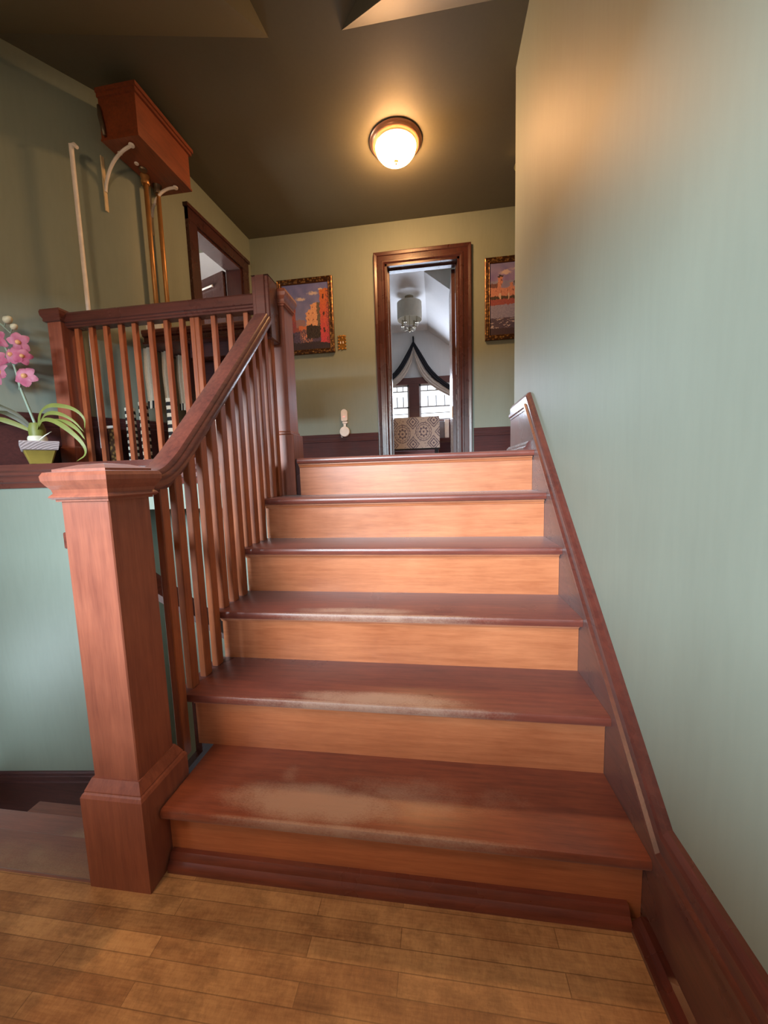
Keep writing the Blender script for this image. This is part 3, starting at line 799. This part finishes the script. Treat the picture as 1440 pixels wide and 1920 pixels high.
def picture(x0, x1, z0, z1, fn, lab, wd=.05):
    t = thing('framed_painting', lab, 'painting', ((x0+x1)/2, YB, z0), 'framed oil paintings')
    bm = B()
    pr = [(0, 0), (0, .012), (.006, .020), (.012, .018), (.024, .026), (.036, .024), (.042, .030), (.050, .026), (.050, 0)]
    pts = [(x0, z0), (x1, z0), (x1, z1), (x0, z1)]; d = [(1, 1), (-1, 1), (-1, -1), (1, -1)]
    rings = [[bm.verts.new((p[0]+dd[0]*(wd-o), YB-.003-h, p[1]+dd[1]*(wd-o))) for o, h in pr] for p, dd in zip(pts, d)]
    m = len(pr)
    for a in range(4):
        r1, r2 = rings[a], rings[(a+1) % 4]
        for i in range(m): f = bm.faces.new((r1[i], r1[(i+1) % m], r2[(i+1) % m], r2[i])); f.material_index = 1 if i in (0, 1, 7) else 0
    # little carved leaves round the moulding
    obj('frame', bm, [M_gilt_carved, M_goldd], t)
    bm = B(); grid_canvas(bm, fn, x0+wd-.006, x1-wd+.006, z0+wd-.006, z1-wd+.006, YB-.010, 110, 140); obj('canvas', bm, M_paint, t)
def carved():
    t = NT('carved_gilt'); v = t.coords((1, 1, 1), False)
    vo = t.n('ShaderNodeTexVoronoi'); vo.inputs['Scale'].default_value = 42; t.l(v, vo.inputs['Vector'])
    t.l(t.ramp(vo.outputs['Distance'], [(.1, lin((176, 136, 80))), (.55, lin((76, 52, 36)))]), t.b.inputs['Base Color'])
    t.set(Metallic=.7, Roughness=.38); t.bump(vo.outputs['Distance'], -.7, .008); return t.m
M_gilt_carved = carved()
picture(-2.145, -1.544, 2.462, 3.222, painting_one, 'gilt framed canal painting with red tower, left of the bedroom door')
picture(-.008, .59, 2.458, 3.226, painting_two, 'gilt framed harbour painting half hidden by the corner, right of the bedroom door')

# ---------------- ornate switch plate
sw = thing('switch_plate', 'small ornate gilt switch plate beside the canal painting', 'light switch', (-1.468, YB, 2.55))
bm = B(); box(bm, -1.505, -1.432, YB-.006, YB-.001, 2.488, 2.622, .002)
for i in range(5):
    for (xx, zz) in ((-1.505, 2.492+.0315*i), (-1.432, 2.492+.0315*i)):
        lathe(bm, [(0, .010), (.008, .006), (.010, 0)], (xx, YB-.004, zz), 10, Matrix.Rotation(R(90), 4, 'X'))
for (xx, zz) in ((-1.468, 2.62), (-1.468, 2.49), (-1.486, 2.622), (-1.45, 2.622), (-1.468, 2.60)):
    lathe(bm, [(0, .010), (.009, .006), (.011, 0)], (xx, YB-.004, zz), 10, Matrix.Rotation(R(90), 4, 'X'))
obj('plate', bm, M_gold, sw, smooth=30)
for xx in (-1.482, -1.455):
    bm = B(); box(bm, xx-.004, xx+.004, YB-.016, YB-.006, 2.543, 2.565, .001); obj('toggle', bm, M_enamel, sw)

# ---------------- white wall gadget with a red light
wg = thing('wall_gadget', 'white wall mounted gadget with red light above a round disc', 'gadget', (-1.455, YB, 1.60))
gx = -1.473
bm = B()
pts = [(gx+.034*cos(a), 1.835+.034*sin(a)) for a in [pi*i/12 for i in range(13)]]+[(gx-.034, 1.755), (gx-.026, 1.745), (gx+.026, 1.745), (gx+.034, 1.755)]
prism(bm, pts, 'Y', YB-.028, YB-.002); obj('handset', bm, M_enamel, wg, smooth=30)
bm = B(); lathe(bm, [(0, 0), (.0535, 0), (.0535, .012), (.048, .018), (0, .020)], (gx+.004, YB-.034, 1.632), 32, Matrix.Rotation(R(90), 4, 'X')); obj('disc', bm, M_enamel, wg, smooth=40)
bm = B(); box(bm, gx-.012, gx+.014, YB-.022, YB-.004, 1.675, 1.725); box(bm, gx-.024, gx+.034, YB-.026, YB-.004, 1.718, 1.742, .006); obj('neck', bm, M_enamel, wg)
M_red = emit('red_indicator', (1, .05, .1), 1.2)
bm = B(); box(bm, gx-.012, gx+.006, YB-.031, YB-.027, 1.787, 1.795); obj('indicator', bm, M_red, wg, label='small red indicator light')
bm = B(); tube(bm, smooth_path([(gx-.030, YB-.04, 1.597), (gx-.036, YB-.04, 1.580), (gx-.030, YB-.04, 1.572), (gx-.022, YB-.04, 1.578)], 2), .003, 6); obj('cord', bm, M_enamel, wg)

# ---------------- potted orchid on the ledge
po = thing('potted_orchid', 'potted artificial orchid with pink flowers standing on the ledge', 'potted plant', (-2.80, .975, 1.296))
OX, OY, OZ = -2.80, .975, 1.296
ang = R(-38)
def rotp(x, y): return (OX+x*cos(ang)-y*sin(ang), OY+x*sin(ang)+y*cos(ang))
def sqring(h, z): return [Vector((*rotp(sx*h, sy*h*.62), z)) for sx, sy in ((-1, -1), (1, -1), (1, 1), (-1, 1))]
bm = B()
rg = [[bm.verts.new(p) for p in sqring(h, z)] for h, z in ((.076, OZ), (.112, OZ+.075), (.116, OZ+.078), (.116, OZ+.10))]
bm.faces.new(list(reversed(rg[0]))); bm.faces.new(rg[-1])
for a, b in zip(rg, rg[1:]):
    for i in range(4): bm.faces.new((a[i], a[(i+1) % 4], b[(i+1) % 4], b[i]))
bmesh.ops.bevel(bm, geom=[e for e in bm.edges if abs(e.verts[0].co.z-e.verts[1].co.z) > .01], offset=.006, segments=2, affect='EDGES')
pot = obj('pot', bm, plain('mustard_glaze', (164, 148, 74), .35), po, smooth=35)
def carved_rim():
    t = NT('carved_grey_rim'); v = t.coords((1, 1, 1), False)
    wv = t.n('ShaderNodeTexWave', wave_type='RINGS'); wv.inputs['Scale'].default_value = 26; wv.inputs['Distortion'].default_value = 3; t.l(v, wv.inputs['Vector'])
    t.l(t.ramp(wv.outputs['Fac'], [(.2, lin((160, 150, 154))), (.8, lin((182, 172, 176)))]), t.b.inputs['Base Color']); t.set(Roughness=.6); t.bump(wv.outputs['Fac'], .35, .004); return t.m
bm = B()
rg = [[bm.verts.new(p) for p in sqring(h, z)] for h, z in ((.114, OZ+.074), (.124, OZ+.078), (.136, OZ+.118), (.134, OZ+.124), (.116, OZ+.124), (.112, OZ+.106))]
for a, b in zip(rg, rg[1:]):
    for i in range(4): bm.faces.new((a[i], a[(i+1) % 4], b[(i+1) % 4], b[i]))
bm.faces.new(rg[-1]); bm.faces.new(list(reversed(rg[0])))
obj('rim', bm, carved_rim(), pot, label='grey carved rim band')
M_bulb = plain('pale_bulb', (214, 216, 200), .5); M_leaf = plain('leaf_green', (120, 130, 62), .5); M_leafd = plain('leaf_dark', (64, 66, 40), .5); M_stem = plain('stem_green', (150, 176, 160), .5)
bm = B(); lathe(bm, [(0, .10), (.040, .10), (.043, .14), (.038, .165), (.04, .20), (.03, .235), (0, .24)], (OX, OY, OZ), 16); obj('bulb', bm, [M_leaf], po, smooth=50)
bm = B(); lathe(bm, [(.030, .118), (.044, .118), (.0455, .148), (.041, .160), (.03, .162)], (OX, OY-.002, OZ), 16); obj('bulb_wrap', bm, M_bulb, po, smooth=50, label='white band around the bulb')
def leaf(pts, w, mat):
    pts = [((OX+(p[0]-OX)*(1.28 if p[0] > OX else 1.0)), p[1], p[2]) for p in pts]
    pts = [Vector(p) for p in smooth_path(pts, 2)]
    bm = B(); n = len(pts); rows = []
    for i, p in enumerate(pts):
        t = (pts[min(i+1, n-1)]-pts[max(i-1, 0)]).normalized()
        s = t.cross(Vector((.25, -1, .35))).normalized(); q = i/(n-1)
        ww = w*(.55+.9*q if q < .5 else (1-q)*2+.02)*.5
        nn = s.cross(t).normalized()*.0015
        rows.append([bm.verts.new(p-s*ww+nn*0), bm.verts.new(p+nn*-3), bm.verts.new(p+s*ww), bm.verts.new(p+nn)])
    for a, b in zip(rows, rows[1:]):
        for k in range(4): bm.faces.new((a[k], a[(k+1) % 4], b[(k+1) % 4], b[k]))
    bm.faces.new(list(reversed(rows[0]))); bm.faces.new(rows[-1])
    obj('leaf', bm, mat, po, smooth=60)
bz_ = OZ+.21
leaf([(OX+.02, OY-.01, bz_), (OX+.05, OY-.03, bz_+.07), (OX+.11, OY-.06, bz_+.10), (OX+.17, OY-.08, bz_+.105), (OX+.255, OY-.07, bz_+.085), (OX+.30, OY-.06, bz_+.03), (OX+.285, OY-.05, bz_-.03)], .026, M_leaf)
leaf([(OX+.02, OY-.01, bz_), (OX+.06, OY-.03, bz_+.04), (OX+.12, OY-.07, bz_+.065), (OX+.19, OY-.08, bz_+.06), (OX+.25, OY-.07, bz_+.02), (OX+.29, OY-.06, bz_-.05)], .024, M_leaf)
leaf([(OX+.02, OY-.02, bz_-.01), (OX+.06, OY-.05, bz_+.02), (OX+.13, OY-.08, bz_+.035), (OX+.21, OY-.09, bz_-.005), (OX+.29, OY-.08, bz_-.10), (OX+.30, OY-.07, bz_-.17), (OX+.235, OY-.06, bz_-.205)], .026, M_leaf)
leaf([(OX-.01, OY-.02, bz_-.01), (OX-.06, OY-.05, bz_+.05), (OX-.12, OY-.07, bz_+.085), (OX-.21, OY-.07, bz_+.09)], .026, M_leafd)
leaf([(OX-.01, OY-.02, bz_), (OX-.05, OY-.05, bz_+.07), (OX-.10, OY-.08, bz_+.105), (OX-.16, OY-.09, bz_+.145)], .022, M_leafd)
leaf([(OX-.01, OY-.02, bz_-.02), (OX-.07, OY-.06, bz_+.02), (OX-.14, OY-.09, bz_+.05), (OX-.24, OY-.09, bz_+.045)], .030, M_leaf)
leaf([(OX+.02, OY-.03, OZ+.115), (OX+.06, OY-.07, OZ+.122), (OX+.11, OY-.09, OZ+.145), (OX+.145, OY-.08, OZ+.172)], .010, M_bulb)
leaf([(OX+.12, OY-.05, bz_+.03), (OX+.20, OY-.06, bz_+.02), (OX+.26, OY-.06, bz_-.03), (OX+.29, OY-.06, bz_-.09)], .022, M_leaf)
bm = B(); spts = smooth_path([(OX, OY, bz_), (OX-.02, OY-.02, OZ+.34), (OX-.045, OY-.03, OZ+.45), (OX-.055, OY-.03, OZ+.55), (OX-.115, OY-.03, OZ+.68), (OX-.15, OY-.02, OZ+.80), (OX-.135, OY-.02, OZ+.88)], 2)
tube(bm, spts, [.0075-.004*i/len(spts) for i in range(len(spts))], 8)
tube(bm, [(OX-.045, OY-.03, OZ+.42), (OX-.028, OY-.035, OZ+.465)], [.006, .003], 8); tube(bm, [(OX-.055, OY-.03, OZ+.55), (OX-.03, OY-.04, OZ+.60), (OX+.0, OY-.04, OZ+.63)], .003, 6)
obj('stem', bm, M_stem, po, smooth=True)
M_petal = NT('pink_petal'); tt = M_petal
nz = tt.noise(tt.coords((1, 1, 1)), 14, 3)
tt.l(tt.ramp(nz, [(.35, lin((222, 120, 160))), (.65, lin((246, 184, 212)))]), tt.b.inputs['Base Color']); tt.set(Roughness=.55); M_petal = tt.m
M_heart = plain('flower_heart', (226, 170, 120), .5)
def flower(cx, cy, cz, r, yaw, pitch, roll):
    M = Matrix.Translation((cx, cy, cz)) @ Matrix.Rotation(R(yaw), 4, 'Z') @ Matrix.Rotation(R(pitch), 4, 'X') @ Matrix.Rotation(R(roll), 4, 'Y')
    bm = B()
    for k in range(5):
        a = 2*pi*k/5+.2*random.uniform(-1, 1); wide = random.uniform(.36, .52); ln = random.uniform(.85, 1.05)
        rows = []
        for i in range(7):
            q = i/6; ww = wide*sin(pi*min(.97, q*.86+.10))**.8
            row = []
            for j in range(5):
                s = (j-2)/2
                px = (.12+q*ln*.95); off = s*ww
                d = -.18*q+.42*q*q+.14*abs(s)*q+.05*sin(5*q+k)
                lx = (px*cos(a)-off*sin(a))*r; lz = (px*sin(a)+off*cos(a))*r
                row.append(bm.verts.new(M @ Vector((lx, -(.30-d)*r*.7 + .0, lz))))
            rows.append(row)
        for A_, B_ in zip(rows, rows[1:]):
            for j in range(4): bm.faces.new((A_[j], A_[j+1], B_[j+1], B_[j]))
    bmesh.ops.solidify(bm, geom=bm.faces[:], thickness=.0015)
    f = obj('flower', bm, M_petal, po, smooth=60)
    bm = B(); lathe(bm, [(0, 0), (.20*r, .02*r), (.26*r, .22*r), (.16*r, .42*r), (0, .46*r)], (0, 0, 0), 12, Matrix.Identity(4))
    for v in bm.verts: v.co = M @ (Matrix.Rotation(R(90), 4, 'X') @ v.co)
    obj('flower_heart', bm, M_heart, f, smooth=True)
fy = OY-.05
for (x, z, r, yw, pt, rl) in ((-2.903, 1.812, .062, 20, -10, 10), (-2.922, 2.010, .054, 35, 15, 40), (-2.972, 1.940, .056, -5, -5, 0), (-2.912, 1.930, .046, 50, 0, 70), (-3.060, 1.842, .062, -20, -12, 30), (-3.07, 1.925, .05, 10, 0, 15), (-3.045, 2.045, .055, -10, 20, 60)):
    flower(-.512+(x+.512)*.944, fy, 1.185+(z-1.185)*.944, r*.96, yw, pt, rl)
M_bud = plain('pale_bud', (206, 206, 180), .5)
for (x, z, rr) in ((-2.866, 2.096, .022), (-2.83, 2.056, .017)):
    bm = B(); lathe(bm, [(0, -1.2*rr), (.7*rr, -.7*rr), (rr, 0), (.6*rr, 1.0*rr), (0, 1.5*rr)], (0, 0, 0), 12)
    for v in bm.verts: v.co = Matrix.Translation((x, fy+.02, z)) @ (Matrix.Rotation(R(65), 4, 'Y') @ v.co)
    obj('bud', bm, M_bud, po, smooth=True)
    bm = B(); tube(bm, [(x-.015, fy+.02, z-.01), (x-.03, fy+.025, z-.03), (OX-.14, OY-.02, OZ+.80)], .003, 6); obj('bud_stalk', bm, M_stem, po)

# ---------------- behind the landing railing: washstand, towels, striped bolsters
ct = thing('washstand', 'dark wooden washstand with moulded top edge behind the railing', 'washstand', (-2.05, 1.7, L))
bm = B()
ex = [(1.50, 2.150), (1.496, 2.186), (1.503, 2.194), (1.98, 2.194), (1.98, 2.128), (1.52, 2.128), (1.512, 2.134), (1.512, 2.144)]
ex = [(1.500, 2.205), (1.508, 2.213), (1.98, 2.213), (1.98, 2.112), (1.520, 2.112), (1.506, 2.118), (1.506, 2.130), (1.522, 2.138), (1.522, 2.164), (1.506, 2.170), (1.506, 2.180), (1.500, 2.186)]
prism(bm, ex, 'X', -2.505, -1.66); obj('top', bm, M_railX, ct, smooth=30)
for (x, y) in ((-2.215, 1.56), (-1.70, 1.56), (-1.70, 1.93), (-2.455, 1.93)):
    bm = B(); box(bm, x-.024, x+.024, y-.024, y+.024, L, 2.115, .003); obj('leg', bm, M_trimZ, ct)
bm = B(); box(bm, -2.46, -1.68, 1.95, 1.97, 1.85, 2.115); obj('back_panel', bm, M_trimX, ct)
bm = B(); box(bm, -2.19, -1.72, 1.56, 1.58, 2.02, 2.112); obj('apron', bm, M_trimX, ct)
bm = B(); box(bm, -2.485, -2.36, 1.52, 1.62, 2.2135, 2.262, .012, 2); tag(obj('folded_cloth', bm, plain('cream_cloth', (214, 196, 166), .85)), 'folded cream cloth on the left end of the washstand', 'cloth')
def towel_fn(u, v):
    n = hsh(u*20, v*30)*14
    if v < .12: return (232, 224, 206) if (int(u*7+.3) % 2) else (20, 20, 24)
    return (206+n, 194+n, 172+n)
M_cloth = attr_mat('woven_cloth', .85, .1)
def towel(x, y, w, z0, z1, lab):
    bm = B(); clr = bm.loops.layers.float_color.new('Col'); nu, nv = 28, 40
    def P(i, j, off): 
        u, v = i/nu, j/nv
        return (x-w/2+w*u, y+.010*sin(u*9)+.004*sin(v*8)+off, z0+(z1-z0)*v)
    for off in (0, .006):
        vs = [[bm.verts.new(P(i, j, off)) for i in range(nu+1)] for j in range(nv+1)]
        for j in range(nv):
            for i in range(nu):
                f = bm.faces.new((vs[j][i], vs[j][i+1], vs[j+1][i+1], vs[j+1][i]))
                for lp in f.loops: lp[clr] = lin(tuple(max(0, min(255, k)) for k in towel_fn((i+.5)/nu, (j+.5)/nv)))
    tag(obj('hanging_towel', bm, M_cloth, None, smooth=True), lab, 'towel', 'cream towels under the washstand')
towel(-2.494, 1.535, .075, 1.690, 2.105, 'widest cream towel with striped hem hanging under the washstand, nearest the post')
towel(-2.432, 1.62, .055, 1.69, 2.10, 'second cream towel with striped hem under the washstand')
towel(-2.395, 1.72, .05, 1.70, 2.10, 'narrow cream towel under the washstand, farthest back of the three')
def bolster(x, y, z0, z1, r, lab):
    bm = B(); clr = bm.loops.layers.float_color.new('Col'); n, m = 20, 54
    rings = [[bm.verts.new((x+r*cos(2*pi*k/n)*(1+.04*sin(j*1.2)), y+r*sin(2*pi*k/n), z0+(z1-z0)*j/m)) for k in range(n)] for j in range(m+1)]
    for j in range(m):
        cc = (228, 220, 200) if (j // 3) % 2 else (22, 22, 26)
        for k in range(n):
            f = bm.faces.new((rings[j][k], rings[j][(k+1) % n], rings[j+1][(k+1) % n], rings[j+1][k]))
            for lp in f.loops: lp[clr] = lin(cc)
    for rg_ in (list(reversed(rings[0])), rings[-1]):
        f = bm.faces.new(rg_)
        for lp in f.loops: lp[clr] = lin((22, 22, 26))
    tag(obj('striped_bolster', bm, M_cloth, None, smooth=60), lab, 'bolster', 'black and white striped bolsters')
bolster(-2.512, 1.345, L, 1.66, .030, 'black and white striped bolster standing behind the railing, nearest the newel post')
bolster(-2.446, 1.385, L, 1.70, .028, 'second black and white striped bolster behind the railing')
bolster(-2.262, 1.42, L, 1.72, .034, 'black and white striped bolster partly hidden by the sloping handrail')
gp = thing('gilt_ornament', 'small gilt ornamental panel standing low behind the railing', 'ornament', (-2.625, 1.315, L))
bm = B(); box(bm, -2.655, -2.595, 1.305, 1.325, L, 1.53, .004); obj('panel', bm, M_gilt_carved, gp)
bm = B(); box(bm, -2.661, -2.589, 1.300, 1.330, 1.53, 1.548, .003); obj('crest', bm, M_enamel, gp)

# window of the side room seen under the washstand
bm = B(); box(bm, -4.648, -4.640, 3.0, 4.6, 1.75, 2.6); struct('window_4', bm, emit('bright_window', (.62, .74, 1.0), 3.0))

# ---------------- bedroom things
# chandelier
cx, cy, cz = -.846, 4.6, 3.62
ch = thing('chandelier', 'small drum shade chandelier hanging in the bedroom', 'chandelier', (cx, cy, cz))
bm = B(); lathe(bm, [(0, 0), (.062, 0), (.060, -.012), (.04, -.022), (0, -.026)], (cx, cy, cz), 24); obj('canopy', bm, M_nickel, ch, smooth=40)
bm = B(); tube(bm, [(cx, cy, cz-.02), (cx, cy, cz-.44)], .006, 8); obj('rod', bm, M_nickel, ch)
M_shade = plain('shade_fabric', (206, 198, 182), .8, 0, .2, .03, **{'Transmission Weight': .0})
bm = B(); lathe(bm, [(.172, -.085), (.172, -.315), (.169, -.315), (.169, -.085), (.172, -.085)], (cx, cy, cz), 40); obj('drum_shade', bm, M_shade, ch, smooth=40)
for k in range(4):
    a = pi/4+k*pi/2+.3; dx, dy = cos(a), sin(a)
    bm = B(); tube(bm, smooth_path([(cx, cy, cz-.40), (cx+.05*dx, cy+.05*dy, cz-.44), (cx+.11*dx, cy+.11*dy, cz-.43), (cx+.118*dx, cy+.118*dy, cz-.37)], 2), .006, 8); ar = obj('arm', bm, M_nickel, ch, smooth=True)
    bm = B(); lathe(bm, [(0, 0), (.02, 0), (.03, .012), (.012, .012), (.012, .09), (0, .09)], (cx+.118*dx, cy+.118*dy, cz-.375), 14); obj('candle_sleeve', bm, M_nickel, ar, smooth=30)
    bm = B(); lathe(bm, [(0, -.03), (.016, -.012), (.02, 0), (.016, .012), (0, .02)], (cx+.118*dx, cy+.118*dy, cz-.40), 10); obj('crystal_drop', bm, M_enamel, ar)
bm = B(); lathe(bm, [(0, 0), (.02, -.01), (.012, -.03), (.018, -.045), (0, -.07)], (cx, cy, cz-.41), 14); obj('finial', bm, M_nickel, ch, smooth=40)
# swagged curtain
cu = thing('curtain_swag', 'cream and black curtain swag peaked over the bedroom windows', 'curtain', (-.867, 5.85, 2.6))
M_curt = plain('cream_curtain', (206, 190, 176), .85); M_curtp = plain('pink_stripe', (150, 112, 112), .85)
def strip(pts_a, pts_b, mat, name, y):
    A_ = smooth_path(pts_a, 2); B_ = smooth_path(pts_b, 2); n = min(len(A_), len(B_)); bm = B(); m = 8
    for off in (0, .008):
        rows = []
        for i in range(n):
            rows.append([bm.verts.new((A_[i][0]+(B_[i][0]-A_[i][0])*j/m, y+off+.012*sin(j*1.9), A_[i][1]+(B_[i][1]-A_[i][1])*j/m)) for j in range(m+1)])
        for a, b in zip(rows, rows[1:]):
            for j in range(m): bm.faces.new((a[j], a[j+1], b[j+1], b[j]))
    return obj(name, bm, mat, cu, smooth=True)
ax, az = -.867, 3.44
strip([(ax, az+.0), (ax+.10, 3.28), (ax+.34, 2.86), (-.06, 2.52)], [(ax-.01, az-.07), (ax+.06, 3.20), (ax+.28, 2.80), (-.06, 2.44)], M_black, 'black_border', 5.835)
strip([(ax+.0, az-.07), (ax+.05, 3.20), (ax+.26, 2.80), (-.06, 2.46)], [(ax+.01, az-.10), (ax+.01, 3.14), (ax+.18, 2.72), (-.08, 2.37)], M_curt, 'cream_panel', 5.85)
strip([(ax, az+.0), (ax-.10, 3.27), (ax-.30, 2.95), (-1.50, 2.72)], [(ax+.01, az-.07), (ax-.06, 3.18), (ax-.26, 2.87), (-1.50, 2.64)], M_black, 'black_border', 5.835)
strip([(ax+.0, az-.07), (ax-.05, 3.18), (ax-.25, 2.87), (-1.50, 2.65)], [(ax-.01, az-.10), (ax-.01, 3.12), (ax-.17, 2.80), (-1.50, 2.54)], M_curt, 'cream_panel', 5.85)
bm = B(); box(bm, ax-.012, ax+.012, 5.83, 5.92, az-.02, az+.07, .004); obj('hook', bm, M_black, cu)
# settee with patterned throw
se = thing('settee', 'dark wooden settee standing inside the bedroom doorway', 'settee', (-.8, 4.45, L))
bm = B(); box(bm, -1.30, -.47, 4.36, 4.42, 1.50, 1.90, .01, 2); obj('backrest', bm, M_trimX, se)
bm = B(); box(bm, -1.30, -.47, 4.40, 4.85, 1.40, 1.48, .01, 2); obj('seat', bm, plain('mauve_cushion', (150, 104, 108), .8), se)
for x in (-1.27, -.50):
    for y in (4.39, 4.82):
        bm = B(); box(bm, x-.025, x+.025, y-.025, y+.025, L, 1.92 if y < 4.5 else 1.40, .004); obj('leg', bm, M_black, se)
def cloth_fn(u, v):
    n = hsh(u*60, v*40)*10
    base = (206+n, 196+n, 192+n); dk = (116+n, 106+n, 122+n)
    x = u*3.0; yv = v*1.45
    c = base
    def med(cx_, cy_, R_):
        d = math.hypot(x-cx_, yv-cy_)/R_
        a = math.atan2(yv-cy_, x-cx_)
        if d > 1: return None
        if .92 < d < 1 or .70 < d < .76: return dk
        if d < .12: return dk
        if .22 < d < .50+.10*cos(8*a) and d > .34: return dk
        if .78 < d < .90 and cos(16*a) > .3: return (160+n, 148+n, 152+n)
        return base
    def dia(cx_, cy_, R_):
        d = (abs(x-cx_)+abs(yv-cy_))/R_
        if d > 1: return None
        if .84 < d or .45 < d < .66 or d < .2: return dk
        return base
    for (a, b) in ((1.0, .70), (2.15, .78)):
        m = med(a, b, .44)
        if m: return m
    for (a, b) in ((.42, 1.18), (1.57, 1.25), (2.70, 1.30), (.42, .18), (1.57, .20), (2.68, .24), (-.1, .7), (3.1, .75)):
        m = dia(a, b, .36)
        if m: return m
    if (hsh(u*30, v*22) > .42): return (160, 148, 154)
    return c
bm = B(); grid_canvas(bm, cloth_fn, -1.22, -.455, 1.505, 1.925, 4.345, 130, 74)
box(bm, -1.22, -.455, 4.347, 4.352, 1.505, 1.925)
tw = tag(obj('patterned_throw', bm, M_cloth, None), 'medallion patterned throw draped over the settee back', 'throw')
bm = B(); box(bm, -1.22, -.455, 4.340, 4.352, 1.487, 1.505); obj('throw_border', bm, M_black, tw)
bm = B(); box(bm, -1.22, -.455, 4.345, 4.44, 1.925, 1.931, .002); obj('throw_fold', bm, plain('throw_top', (176, 164, 150), .85), tw)
# upright white panel and small grey cabinet beside it
bm = B(); box(bm, -.36, -.29, 5.4, 5.5, 1.72, 2.02, .008, 2); tag(obj('white_panel', bm, plain('white_panel_paint', (236, 226, 218), .5)), 'upright white panel under the right bedroom window', 'panel')
bm = B(); box(bm, -.46, -.365, 5.42, 5.5, 1.72, 2.0, .006); tag(obj('grey_panel', bm, plain('grey_panel_paint', (120, 118, 128), .5)), 'upright grey panel beside the white panel in the bedroom', 'panel')
bm = B(); box(bm, -.62, -.16, 5.36, 5.56, 1.66, 1.72, .004); 
for x in (-.60, -.20):
    box(bm, x-.02, x+.02, 5.38, 5.42, L, 1.66)
    box(bm, x-.02, x+.02, 5.50, 5.54, L, 1.66)
tag(obj('low_table', bm, M_trimX), 'low dark table under the right bedroom window', 'table')
